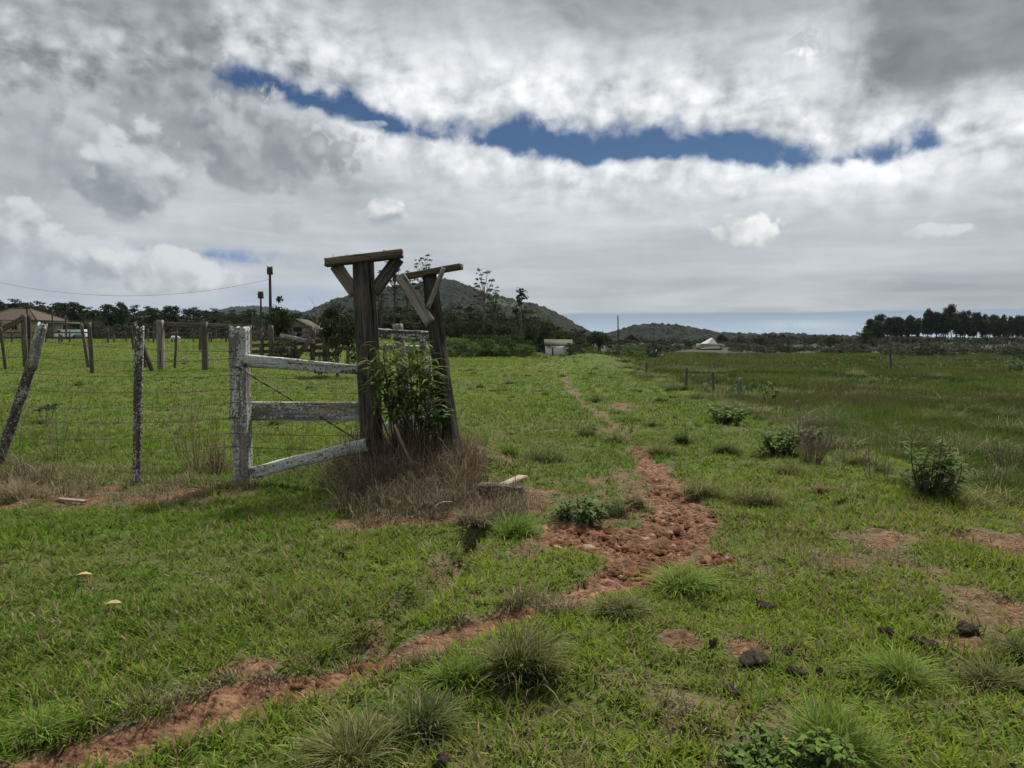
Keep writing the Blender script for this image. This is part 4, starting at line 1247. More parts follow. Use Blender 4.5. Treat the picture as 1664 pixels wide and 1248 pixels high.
def proto(style, seed):
    """unit tree about 10 m tall: (crown mesh, trunk mesh)"""
    rng = np.random.default_rng(seed)
    cr, tk = MB(), MB()
    if style == 'eucalyptus':
        limb(tk, (0, 0, -.3), (rng.normal(0, .25), rng.normal(0, .25), 9.2), .17, .05, rng, .05, 7, 6)
        z = rng.uniform(4.2, 5.2)
        while z < 9.8:
            f = (z - 4) / 6
            R = 2.0 * math.sin(math.pi * (0.12 + 0.84 * f)) ** 0.7 * rng.uniform(.75, 1.15)
            for _ in range(4):
                a = rng.uniform(0, 6.28); rr = R * rng.uniform(.2, .85)
                c = (rr * math.cos(a), rr * math.sin(a), z + rng.uniform(-.3, .4))
                if rr > .6: limb(tk, (0, 0, z - .7), c, .05, .015, rng, .1, 4, 4)
                clump(cr, c, rng.uniform(.65, 1.05), 62, .40, DARK, rng, .85)
            z += rng.uniform(.5, .75)
    elif style == 'tufted':           # bare stem with a small rounded head
        limb(tk, (0, 0, -.3), (rng.normal(0, .2), 0, 9.0), .14, .05, rng, .05, 7, 6)
        for k in range(9):
            f = rng.random()
            a = rng.uniform(0, 6.28); rr = (1.25 - .8 * f) * rng.uniform(.1, .9)
            c = (rr * math.cos(a), rr * math.sin(a), 7.2 + 2.5 * f)
            limb(tk, (0, 0, c[2] - .6), c, .04, .012, rng, .1, 3, 4)
            clump(cr, c, rng.uniform(.45, .8), 50, .34, DARK, rng, .7)
        for k in range(4):
            z = rng.uniform(4.5, 6.8); a = rng.uniform(0, 6.28)
            c = (.8 * math.cos(a), .8 * math.sin(a), z + .3)
            limb(tk, (0, 0, z), c, .03, .01, rng, .1, 3, 4)
            clump(cr, c, .35, 18, .28, DARK, rng, .7)
    elif style == 'umbrella':         # tall and airy: separate flat pads at the branch ends
        limb(tk, (0, 0, -.3), (.15, .1, 6.2), .15, .085, rng, .04, 7, 7)
        for k in range(30):
            f = (k + .5) / 30
            a = k * 2.4 + rng.uniform(-.4, .4)
            z0 = 4.6 + 2.6 * f
            rr = (1.75 - .9 * f ** 2) * rng.uniform(.35, 1.0)
            c = np.array((rr * math.cos(a), rr * math.sin(a), 5.9 + 4.1 * f + rng.uniform(-.3, .3) - .35 * rr))
            p = limb(tk, (.12, .1, z0), c, .045, .012, rng, .12, 5, 4)
            clump(cr, c, rng.uniform(.24, .40), 26, .19, DARK, rng, .5, .55)
            clump(cr, c + rng.normal(0, .28, 3) * (1, 1, .3), rng.uniform(.16, .26), 14, .17, DARK, rng, .5, .55)
    elif style == 'round':
        limb(tk, (0, 0, -.3), (.1, 0, 5.0), .42, .22, rng, .05, 5, 8)
        for k in range(46):
            u = rng.normal(0, 1, 3); u /= np.linalg.norm(u); u[2] = abs(u[2]) * 1.1 - .35
            c = np.array((0, 0, 5.3)) + u * np.array((4.3, 4.3, 3.9)) * rng.uniform(.55, .95)
            if k % 3 == 0: limb(tk, (0, 0, 3.2), c, .12, .03, rng, .1, 4, 4)
            clump(cr, c, rng.uniform(1.0, 1.6), 70, .55, MIDG if rng.random() < .45 else DARK, rng, .75)
    elif style == 'broad':            # loose spreading tree
        limb(tk, (0, 0, -.3), (.2, 0, 4.2), .28, .16, rng, .05, 5, 7)
        for k in range(40):
            u = rng.normal(0, 1, 3); u /= np.linalg.norm(u); u[2] = abs(u[2])
            c = np.array((0, 0, 4.2)) + u * np.array((3.3, 3.3, 5.2)) * rng.uniform(.4, .98)
            if k % 2 == 0: limb(tk, (.1, 0, 2.5), c, .09, .02, rng, .12, 4, 4)
            clump(cr, c, rng.uniform(.65, 1.15), 52, .46, (DARK, MIDG, OLIVE)[rng.integers(0, 3)], rng, .7)
        for k in range(10):
            a = rng.uniform(0, 6.28)
            clump(cr, (2.4 * math.cos(a), 2.4 * math.sin(a), rng.uniform(.8, 3)), 1.0, 40, .45, MIDG, rng, .8)
    elif style == 'feathery':         # bamboo-like plumes leaning outward
        for k in range(26):
            a = rng.uniform(0, 6.28); o = rng.uniform(.6, 3.4); h = rng.uniform(5.5, 9.8)
            pts = [np.array((o * math.cos(a) * t ** 2.0 + .5 * math.cos(a), o * math.sin(a) * t ** 2.0 + .5 * math.sin(a), h * (t - .18 * t ** 3))) for t in np.linspace(0, 1, 8)]
            tk.tube(pts, np.linspace(.07, .02, 8), 4)
            for j in range(2, 8):
                clump(cr, pts[j], .75, 30, .42, DARK if rng.random() < .6 else MIDG, rng, 1.0, .32)
    elif style == 'bush':
        for k in range(4):
            a = rng.uniform(0, 6.28)
            limb(tk, (0, 0, -.3), (2 * math.cos(a), 2 * math.sin(a), 5), .12, .03, rng, .1, 4, 5)
        for k in range(34):
            a = rng.uniform(0, 6.28); rr = 4.6 * math.sqrt(rng.random())
            c = (rr * math.cos(a), rr * math.sin(a), rng.uniform(.6, 8.2 * (1 - .45 * (rr / 4.6) ** 2)))
            clump(cr, c, rng.uniform(.9, 1.5), 46, .62, (GREYG if 90 <= seed < 100 else OLIVE if 80 <= seed < 90 or 40 <= seed < 50 else FRESH if seed in (61, 62) else MIDG), rng, .8)
    elif style == 'palm':
        limb(tk, (0, 0, -.3), (.2, .1, 7.0), .16, .11, rng, .03, 7, 7)
        for k in range(26):
            a = k * 2.4; e = rng.uniform(-.5, 1.25)
            L = rng.uniform(2.3, 3.1)
            dr = np.array((math.cos(a) * math.cos(e), math.sin(a) * math.cos(e), math.sin(e)))
            pts = []
            p = np.array((.2, .1, 7.0))
            for j in range(9):
                pts.append(p.copy()); p = p + dr * L / 8; dr[2] -= .17; dr /= np.linalg.norm(dr)
            tk_c = lerp3(DARK[0], DARK[1], rng.random(1))[0]
            cr.tube(pts, np.linspace(.035, .01, 9), 4, col=tk_c)
            for j in range(1, 9):
                for s in (-1, 1):
                    for q in (0, .5):
                        b = pts[j - 1] + (pts[j] - pts[j - 1]) * q
                        sd = np.cross(pts[j] - pts[j - 1], (0, 0, 1)); sd /= np.linalg.norm(sd) + 1e-9
                        d = sd * s * .8 + (pts[j] - pts[j - 1]) * 1.2 + np.array((0, 0, -.55)); d /= np.linalg.norm(d)
                        cr.leaves(np.array([b + d * .35]), .8, tk_c * rng.uniform(.7, 1.3), .12, dirs=d[None])
    return cr, tk

PROTO = {}
def proto_mesh(style, seed, bark=None):
    k = (style, seed)
    if k not in PROTO:
        cr, tk = proto(style, seed)
        v = lambda m_, nm: np_mesh(nm, np.concatenate(m_.v), np.concatenate(m_.q), np.concatenate(m_.t) if m_.t else None, False, {'col': np.concatenate(m_.c)})
        a, b = v(cr, style + '_crown'), v(tk, style + '_trunk')
        a.materials.append(M_LEAF); b.materials.append(bark or M_BARK)
        PROTO[k] = (a, b)
    return PROTO[k]

def plant_tree(style, px, ytop, Y, seed, name, label, group=None, cat='tree', wide=1.0, bark=None, tint=None, x=None, hmul=1.0):
    c = at(px, HOR, Y)
    z = gz(c.x, Y)
    h = (at(px, ytop, Y).z - z) * hmul
    a, b = proto_mesh(style, seed, bark)
    r = empty(name, (c.x, Y, z), RNG.uniform(0, 6.28), label=label, cat=cat, group=group)
    s = h / 10.0
    r.scale = (s * wide, s * wide, s)
    link('crown', a, None, r); link('trunk', b, None, r)
    return r

def build_trees():
    # far wood along the left horizon
    G = 'trees of the wood along the left horizon'
    tops = lambda x: np.interp(x, [-60, 0, 60, 100, 200, 300, 420, 540, 600], [486, 487, 493, 495, 499, 502, 507, 517, 520])
    for i in range(150):
        px = -60 + i * 4.3 + RNG.uniform(-4, 4)
        Y = RNG.uniform(165, 230)
        st, lb, nm = [('tufted', 'far thin-stemmed tree with a small tufted head in the wood along the left horizon', 'tufted_tree'),
                      ('eucalyptus', 'far dark narrow tree in the wood along the left horizon', 'eucalyptus_tree'),
                      ('broad', 'far dark bushy tree in the wood along the left horizon', 'bushy_tree')][(0, 1, 2, 0, 2, 2)[i % 6]]
        dy = RNG.uniform(-5, 7) if st != 'broad' else RNG.uniform(4, 13)
        plant_tree(st, px, tops(px) + dy, Y, i % 3, nm, lb, G, wide=RNG.uniform(1.2, 2.0) if st != 'broad' else RNG.uniform(1.3, 2.0), bark=M_BARKD)
    for i in range(46):
        px = -60 + i * 14 + RNG.uniform(-6, 6)
        plant_tree('bush' if i % 2 else 'broad', px, RNG.uniform(514, 528), RNG.uniform(120, 160), 40 + i % 3, 'low_tree', 'low dark leafy tree in front of the wood along the left horizon',
                   'low trees before the left wood', wide=RNG.uniform(1.2, 2.0), bark=M_BARKD)
    for i, (px, yt, Y) in enumerate(((352, 508, 105), (372, 500, 112), (392, 503, 104), (408, 509, 108), (330, 513, 110))):
        plant_tree('palm', px, yt, Y, 20 + i % 2, 'palm_tree', 'dark palm in the cluster standing behind the grey rail fence', 'palms behind the rail fence', 'palm', wide=1.35)
    plant_tree('eucalyptus', 200, 491, 150, 1, 'eucalyptus_tree', 'single pointed tree standing above the left wood over the split twin post', cat='tree', wide=.9, bark=M_BARKD)
    plant_tree('bush', 150, 512, 118, 41, 'bushy_tree', 'pale olive tree behind the slanting grey twin posts', wide=1.5)
    # airy tall trees behind the gate
    plant_tree('umbrella', 640, 403, 112, 1, 'tall_airy_tree', 'tallest airy tree showing above the stout gate post', wide=1.15, bark=M_BARKD)
    plant_tree('umbrella', 690, 414, 118, 2, 'tall_airy_tree', 'airy tree with flat leaf pads rising between the two gate posts', wide=.95, bark=M_BARKD)
    plant_tree('umbrella', 662, 440, 125, 3, 'tall_airy_tree', 'shorter airy tree seen between the gate posts', wide=1.1, bark=M_BARKD)
    plant_tree('umbrella', 620, 470, 105, 4, 'tall_airy_tree', 'low airy tree beside the right brace of the stout post', wide=1.2, bark=M_BARKD)
    plant_tree('umbrella', 785, 437, 118, 5, 'tall_airy_tree', 'tall pale-stemmed airy tree right of the leaning gate post', wide=1.05)
    plant_tree('umbrella', 803, 466, 122, 2, 'tall_airy_tree', 'dark dense tree close behind the tall pale-stemmed one', wide=.9, bark=M_BARKD)
    plant_tree('tufted', 847, 469, 118, 1, 'tufted_tree', 'slim bare-stemmed tree with a dark pointed head before the hill', wide=1.0)
    plant_tree('tufted', 838, 497, 120, 2, 'tufted_tree', 'shorter slim tree left of the pointed-head tree', wide=1.0)
    # woodland right of the gate
    for i in range(58):
        px = 500 + i * 7.8 + RNG.uniform(-4, 4)
        top = np.interp(px, [500, 560, 700, 760, 860, 900, 950], [508, 496, 492, 491, 502, 517, 536]) + RNG.uniform(-3, 14)
        plant_tree('broad', px, top, RNG.uniform(122, 150), 50 + i % 3, 'bushy_tree', 'dark tree at the back of the woodland under the big hill', 'back trees of the woodland under the hill', wide=RNG.uniform(1.2, 1.9), bark=M_BARKD)
    Gw = 'woodland trees and bushes right of the gate'
    for i, (st, px, yt, Y, w) in enumerate((('feathery', 765, 503, 112, .8), ('feathery', 742, 512, 118, .8), ('feathery', 862, 507, 112, .75), ('feathery', 838, 520, 108, .8), ('broad', 800, 508, 116, 1.1),
                                            ('broad', 820, 516, 112, 1.2), ('broad', 885, 523, 118, 1.1), ('broad', 905, 528, 122, 1.2), ('broad', 720, 515, 108, 1.1), ('broad', 690, 520, 112, 1.2),
                                            ('broad', 660, 512, 118, 1.3), ('broad', 630, 515, 120, 1.2), ('feathery', 600, 512, 118, .8), ('broad', 575, 515, 122, 1.2), ('broad', 545, 515, 124, 1.2))):
        plant_tree(st, px, yt, Y, 50 + i % 3, 'feathery_tree' if st == 'feathery' else 'bushy_tree',
                   'dark feathery bamboo-like clump in the woodland between gate and hut' if st == 'feathery' else 'dark bushy tree in the woodland behind the gate and hut', Gw, wide=w, bark=M_BARKD)
    for i in range(42):
        px = 560 + i * 7.2 + RNG.uniform(-4, 4)
        plant_tree('bush', px, RNG.uniform(533, 556), RNG.uniform(82, 100), 60 + i % 4, 'bush', 'rounded green bush along the foot of the woodland left of the hut', 'bushes at the woodland foot', 'bush', wide=RNG.uniform(1.0, 1.7))
    for i, (px, yt, Y, w, lb) in enumerate(((733, 531, 78, 1.3, 'bright leafy bush just right of the leaning gate post'), (752, 537, 76, 1.2, 'second bright bush right of the leaning gate post'))):
        plant_tree('bush', px, yt, Y, 61 + i, 'bush', lb, None, 'bush', wide=w)
    plant_tree('round', 973, 529, 98, 70, 'round_tree', 'round dark dense tree left of the thin pole', wide=.86, bark=M_BARKD)
    for i, (px, yt, Y, w, lb) in enumerate(((941, 540, 95, 1.1, 'leafy tree between the whitewashed hut and round dark tree'), (1030, 552, 100, 1.6, 'low bush right of the thin pole'),
                                            (955, 556, 92, 1.6, 'dark shrub behind the low board fence'), (1062, 551, 95, .9, 'small round bush left of the concrete trough'), (1000, 556, 104, 1.5, 'low bush at the foot of the thin pole'))):
        plant_tree('bush', px, yt, Y, 60 + i % 4, 'bush', lb, None, 'bush', wide=w)
    for i, (px, yt, Y, w) in enumerate(((886, 577, 66, 1.5), (915, 571, 64, 1.0), (938, 570, 66, 1.4), (960, 578, 60, 1.5), (985, 574, 66, 1.6), (870, 572, 72, 1.7), (1010, 574, 70, 1.6), (848, 572, 76, 1.6))):
        plant_tree('bush', px, yt, Y, 60 + i % 4, 'shrub', 'low green shrub in front of the whitewashed hut', 'shrubs before the hut', 'shrub', wide=w)
    # far trees along the right horizon
    Gr = 'far trees along the right horizon'
    for i in range(92):
        px = 985 + i * 5.0 + RNG.uniform(-3, 3)
        Y = RNG.uniform(190, 320)
        top = np.interp(px, [980, 1040, 1150, 1250, 1300, 1345, 1400, 1450], [552, 550, 549, 544, 546, 544, 549, 548]) + RNG.uniform(-3, 7)
        plant_tree(('broad', 'bush', 'broad', 'tufted')[i % 4], px, top, Y, 80 + i % 3, 'far_tree', 'small far tree in the dark band along the right horizon', Gr, wide=RNG.uniform(1.8, 3.0), bark=M_BARKD)
    plant_tree('palm', 1251, 538, 210, 20, 'palm_tree', 'lone thin palm standing above the right horizon trees', None, 'palm', wide=1.2)
    plant_tree('palm', 1287, 541, 215, 21, 'palm_tree', 'short palm right of the lone thin palm', None, 'palm', wide=1.3)
    plant_tree('broad', 1350, 541, 205, 81, 'bushy_tree', 'spreading tree left of the eucalyptus grove', wide=2.1, bark=M_BARKD)
    # eucalyptus grove at right
    Ge = 'eucalyptus trees of the grove at right'
    prof = lambda x: np.interp(x, [1395, 1420, 1445, 1480, 1520, 1545, 1560, 1600, 1640, 1700, 1800], [530, 516, 514, 512, 507, 502, 510, 514, 515, 514, 512])
    for i in range(105):
        px = 1412 + (i % 35) * 10 + RNG.uniform(-5, 5)
        row = i // 35
        Y = (205, 232, 262)[row] + RNG.uniform(-5, 5)
        plant_tree('eucalyptus', px, prof(px) + RNG.uniform(-6, 13) + row * 2.0, Y, i % 5, 'eucalyptus_tree', 'tall dark eucalyptus in the grove at the right edge', Ge, wide=RNG.uniform(.65, 1.25))
    plant_tree('broad', 1406, 530, 200, 82, 'bushy_tree', 'dark rounded tree at the left end of the eucalyptus grove', wide=1.2, bark=M_BARKD)
    for i in range(44):
        px = 1385 + i * 9 + RNG.uniform(-5, 5)
        plant_tree('broad', px, RNG.uniform(541, 551), RNG.uniform(270, 300), 80 + i % 3, 'dark_bush', 'dark brushy undergrowth tree behind the trunks of the eucalyptus grove', 'undergrowth behind the eucalyptus trunks', wide=RNG.uniform(2.2, 3.4), bark=M_BARKD)
    for i in range(60):
        px = 1368 + i * 6.8 + RNG.uniform(-4, 4)
        plant_tree('bush', px, RNG.uniform(549, 566), RNG.uniform(112, 185), 90 + i % 3, 'scrub_bush', 'greyish scrub bush in the band below the eucalyptus grove', 'scrub below the eucalyptus grove', 'bush', wide=RNG.uniform(1.6, 2.6))
    for i in range(64):
        px = 990 + i * 6.6 + RNG.uniform(-5, 5)
        if 1128 < px < 1186: continue
        plant_tree('bush', px, RNG.uniform(553, 563), RNG.uniform(125, 180), 80 + i % 3, 'scrub_bush', 'low scrub bush along the far edge of the right meadow', 'scrub along the far meadow edge', 'bush', wide=RNG.uniform(1.8, 3.0))
    plant_tree('bush', 1537, 586, 66, 62, 'bush', 'small solitary dark bush on the right meadow', None, 'bush', wide=.95)
    plant_tree('bush', 1660, 572, 68, 63, 'bush', 'larger green bush at the right edge of the meadow', None, 'bush', wide=1.2)

build_trees()
# ------------------------------------------------------------------ grass
def blades(name, pos, head, L, W, lean, col, tipcol=None, rows=2, base=0.1):
    """many curved blades as one mesh: rows quads and a tip triangle each"""
    n = len(pos)
    o = np.stack([np.cos(head), np.sin(head), np.zeros(n)], 1)
    s = np.stack([-np.sin(head), np.cos(head), np.zeros(n)], 1)
    per = 2 * rows + 1
    V = np.empty((n, per, 3), np.float32)
    C = np.empty((n, per, 3), np.float32)
    p = pos.copy()
    for k in range(rows + 1):
        t = k / rows if rows else 0
        a = lean * (base + (1 - base) * (k + 0.2) / rows)
        w = W * (1 - 0.45 * (k / max(rows, 1)) ** 1.5) * 0.5
        if k < rows:
            V[:, 2 * k] = p - s * w[:, None]
            V[:, 2 * k + 1] = p + s * w[:, None]
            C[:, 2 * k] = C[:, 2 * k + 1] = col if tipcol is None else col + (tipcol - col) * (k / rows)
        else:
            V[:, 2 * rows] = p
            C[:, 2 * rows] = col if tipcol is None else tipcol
        p = p + (o * np.sin(a)[:, None] + np.array([0, 0, 1.0]) * np.cos(a)[:, None]) * (L / rows)[:, None]
    b = np.arange(n, dtype=np.int64)[:, None] * per
    qs = [np.concatenate([b + 2 * k, b + 2 * k + 1, b + 2 * k + 3, b + 2 * k + 2], 1) for k in range(rows - 1)]
    quads = np.concatenate(qs) if qs else None
    tris = np.concatenate([b + 2 * rows - 2, b + 2 * rows - 1, b + 2 * rows], 1)
    return np_mesh(name, V.reshape(-1, 3), quads, tris, attrs={'col': C.reshape(-1, 3)})

def scatter(y0, y1, dens, margin=1.2, xlim=None):
    """random points in the wedge the camera looks over, uniform per square metre"""
    k = 0.74
    xm = k * y1 + margin
    n = int(dens * 2 * xm * (y1 - y0))
    x = RNG.uniform(-xm, xm, n); y = RNG.uniform(y0, y1, n)
    m_ = np.abs(x) < k * y + margin
    if xlim: m_ &= (x > xlim[0]) & (x < xlim[1])
    return x[m_], y[m_]

def grass_color(x, y, n):
    big = sst(fbm(x * 0.28, y * 0.28, 12, 3), 0.36, 0.64)
    mid = sst(fbm(x * 1.3, y * 1.3, 21, 3), 0.38, 0.68)
    c = lerp3((0.070, 0.124, 0.012), (0.126, 0.175, 0.017), big)
    t = np.clip(mid * 0.75 + RNG.normal(0, 0.25, n), 0, 1)
    c = c * (1 - t[:, None]) + np.array((0.108, 0.142, 0.027))[None] * t[:, None]
    return c * RNG.uniform(0.72, 1.28, (n, 1))

M_GRASS = mat_vcol('grass_blade', 0.38, 0.85, 0.06)

def build_grass():
    zones = [(1.0, 4.2, 600, 8, 0.066, 0.0074), (4.2, 7.0, 400, 7, 0.066, 0.0086), (7.0, 11.0, 210, 6, 0.070, 0.011),
             (11.0, 18.0, 75, 6, 0.085, 0.016), (18.0, 32.0, 34, 6, 0.075, 0.022), (32.0, 62.0, 10, 6, 0.085, 0.036), (62.0, 112.0, 1.3, 6, 0.16, 0.10)]
    P, HD, LL, WW, LN, CC = [], [], [], [], [], []
    for (y0, y1, dens, per, ln, wd) in zones:
        x, y = scatter(y0, y1, dens, 2.8 if y0 < 11 else 1.6)
        d = dirt(x, y)
        st = slope_t(x, y)
        keep = (RNG.random(len(x)) > sst(d, 0.12, 0.55) * 0.985) & (st < 0.97)
        lush = 0.70 + 0.75 * fbm(x * 0.9, y * 0.9, 40, 3) - 0.35 * np.clip(d * 2, 0, 1)
        keep &= RNG.random(len(x)) < (0.45 + 0.9 * fbm(x * 2.1, y * 2.1, 44, 3))
        x, y, d, lush = x[keep], y[keep], d[keep], lush[keep]
        n = len(x)
        xx = np.repeat(x, per) + RNG.normal(0, 0.016 + wd * 0.9, n * per)
        yy = np.repeat(y, per) + RNG.normal(0, 0.016 + wd * 0.9, n * per)
        c = np.repeat(grass_color(x, y, n), per, 0) * RNG.uniform(0.75, 1.25, (n * per, 1))
        dd = np.repeat(d, per)
        # dead blades: more of them where the turf is thin
        dryp = 0.05 + 0.55 * np.clip(dd * 2.2, 0, 1) + 0.24 * sst(fbm(xx * 0.5, yy * 0.5, 91, 3), 0.50, 0.72)
        dry = RNG.random(n * per) < dryp
        c[dry] = np.array((0.20, 0.158, 0.082))[None] * RNG.uniform(0.6, 1.25, (dry.sum(), 1))
        P.append(np.stack([xx, yy, H(xx, yy) - 0.004], 1)); CC.append(c)
        HD.append(RNG.uniform(0, 2 * np.pi, n * per))
        LL.append(ln * np.repeat(lush, per) * RNG.uniform(0.55, 1.5, n * per))
        WW.append(wd * RNG.uniform(0.7, 1.3, n * per))
        LN.append(np.clip(RNG.normal(1.30, 0.36, n * per), 0.3, 1.95))
    P, HD, LL, WW, LN, CC = (np.concatenate(a) for a in (P, HD, LL, WW, LN, CC))
    print('pasture blades', len(P))
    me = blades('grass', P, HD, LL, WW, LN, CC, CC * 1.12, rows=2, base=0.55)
    link('grass', me, M_GRASS, kind='stuff')

    # taller rank grass on the low ground to the right
    P, HD, LL, WW, LN, CC = [], [], [], [], [], []
    for (y0, y1, dens, per, ln, wd) in ((5, 14, 120, 7, 0.27, 0.009), (14, 30, 46, 7, 0.28, 0.014), (30, 60, 12, 7, 0.29, 0.028), (60, 130, 2.8, 7, 0.34, 0.06)):
        x, y = scatter(y0, y1, dens, 3.0, (6.5, 999))
        st = slope_t(x, y)
        pat = np.clip(0.5 + 1.5 * (fbm(x * 0.30, y * 0.16, 61, 4) - 0.5), 0, 1)
        keep = (st > 0.97 - 0.34 * fbm(x * 0.7, y * 0.5, 8, 3)) & (RNG.random(len(x)) < 0.35 + pat)
        x, y, pat = x[keep], y[keep], pat[keep]
        n = len(x)
        xx = np.repeat(x, per) + RNG.normal(0, 0.05 + wd * 1.5, n * per)
        yy = np.repeat(y, per) + RNG.normal(0, 0.05 + wd * 1.5, n * per)
        c = lerp3((0.026, 0.050, 0.009), (0.070, 0.100, 0.017), sst(pat, 0.30, 0.70))
        b = sst(fbm(x * 0.13, y * 0.22, 66, 4), 0.50, 0.64)
        c = c * (1 - b[:, None] * 0.7) + np.array((0.080, 0.066, 0.034))[None] * b[:, None] * 0.7
        c = np.repeat(c, per, 0) * RNG.uniform(0.7, 1.3, (n * per, 1))
        dry = RNG.random(n * per) < 0.12
        c[dry] = np.array((0.125, 0.105, 0.055))[None] * RNG.uniform(0.6, 1.2, (dry.sum(), 1))
        P.append(np.stack([xx, yy, H(xx, yy) - 0.01], 1)); CC.append(c)
        HD.append(RNG.uniform(0, 2 * np.pi, n * per))
        LL.append(ln * np.repeat(0.55 + 0.9 * pat, per) * RNG.uniform(0.5, 1.35, n * per))
        WW.append(wd * RNG.uniform(0.7, 1.3, n * per))
        LN.append(np.clip(RNG.normal(0.95, 0.45, n * per), 0.05, 2.0))
    P, HD, LL, WW, LN, CC = (np.concatenate(a) for a in (P, HD, LL, WW, LN, CC))
    print('meadow blades', len(P))
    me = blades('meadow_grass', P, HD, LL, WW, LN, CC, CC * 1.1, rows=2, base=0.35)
    link('meadow_grass', me, M_GRASS, kind='stuff')

build_grass()
# ------------------------------------------------------------------ near plants
def lance(mb, base, dirs, L, W, droop, col, rows=4, fold=0.12):
    """lance-shaped leaves that arch over; base, dirs (n,3)"""
    n = len(base)
    L = np.broadcast_to(np.asarray(L, float), (n,)); W = np.broadcast_to(np.asarray(W, float), (n,)); droop = np.broadcast_to(np.asarray(droop, float), (n,))
    d = dirs / (np.linalg.norm(dirs, axis=1)[:, None] + 1e-9)
    s = np.cross(d, np.array([0, 0, 1.0])) + RNG.normal(0, .15, (n, 3)); s /= np.linalg.norm(s, axis=1)[:, None] + 1e-9
    prof = np.array([0.12, 0.75, 1.0, 0.8, 0.42, 0.0])
    prof = np.interp(np.linspace(0, 1, rows + 1), np.linspace(0, 1, 6), prof)
    V = np.empty((n, rows + 1, 3, 3)); p = base.copy()
    for k in range(rows + 1):
        nn = np.cross(s, d)
        V[:, k, 0] = p - s * (W * prof[k] / 2)[:, None] + nn * (W * prof[k] * fold)[:, None]
        V[:, k, 1] = p
        V[:, k, 2] = p + s * (W * prof[k] / 2)[:, None] + nn * (W * prof[k] * fold)[:, None]
        p = p + d * (L / rows)[:, None]
        d = d + np.array([0, 0, -1.0]) * (droop / rows)[:, None]; d /= np.linalg.norm(d, axis=1)[:, None]
    b = np.arange(n)[:, None] * (rows + 1) * 3
    Q = []
    for k in range(rows):
        for j in (0, 1):
            Q.append(np.concatenate([b + 3 * k + j, b + 3 * k + j + 1, b + 3 * k + j + 4, b + 3 * k + j + 3], 1))
    c = np.repeat(np.broadcast_to(np.asarray(col, float), (n, 3)), (rows + 1) * 3, 0)
    mb._push(V.reshape(-1, 3), np.concatenate(Q), None, c)

M_STEM, _N = new_mat('plant_stem')
finish(_N, _N.n('ShaderNodeAttribute', attribute_name='col').outputs['Color'], 0.8, 0.2)
M_LEAFN = mat_vcol('shrub_leaf', 0.35, 0.75, 0.10)
M_DRY = mat_vcol('dry_grass_blade', 0.25, 0.8, 0.1)

def pal(a, b, n, jit=0.18):
    c = lerp3(a, b, RNG.random(n))
    return c * RNG.uniform(1 - jit, 1 + jit, (n, 1))

def arc(a, b, bow=0.1, n=7):
    a, b = np.asarray(a, float), np.asarray(b, float)
    t = np.linspace(0, 1, n)[:, None]
    p = a + (b - a) * t
    side = RNG.normal(0, 1, 3); side[2] = 0
    return p + side * bow * np.linalg.norm(b - a) * np.sin(np.pi * t)

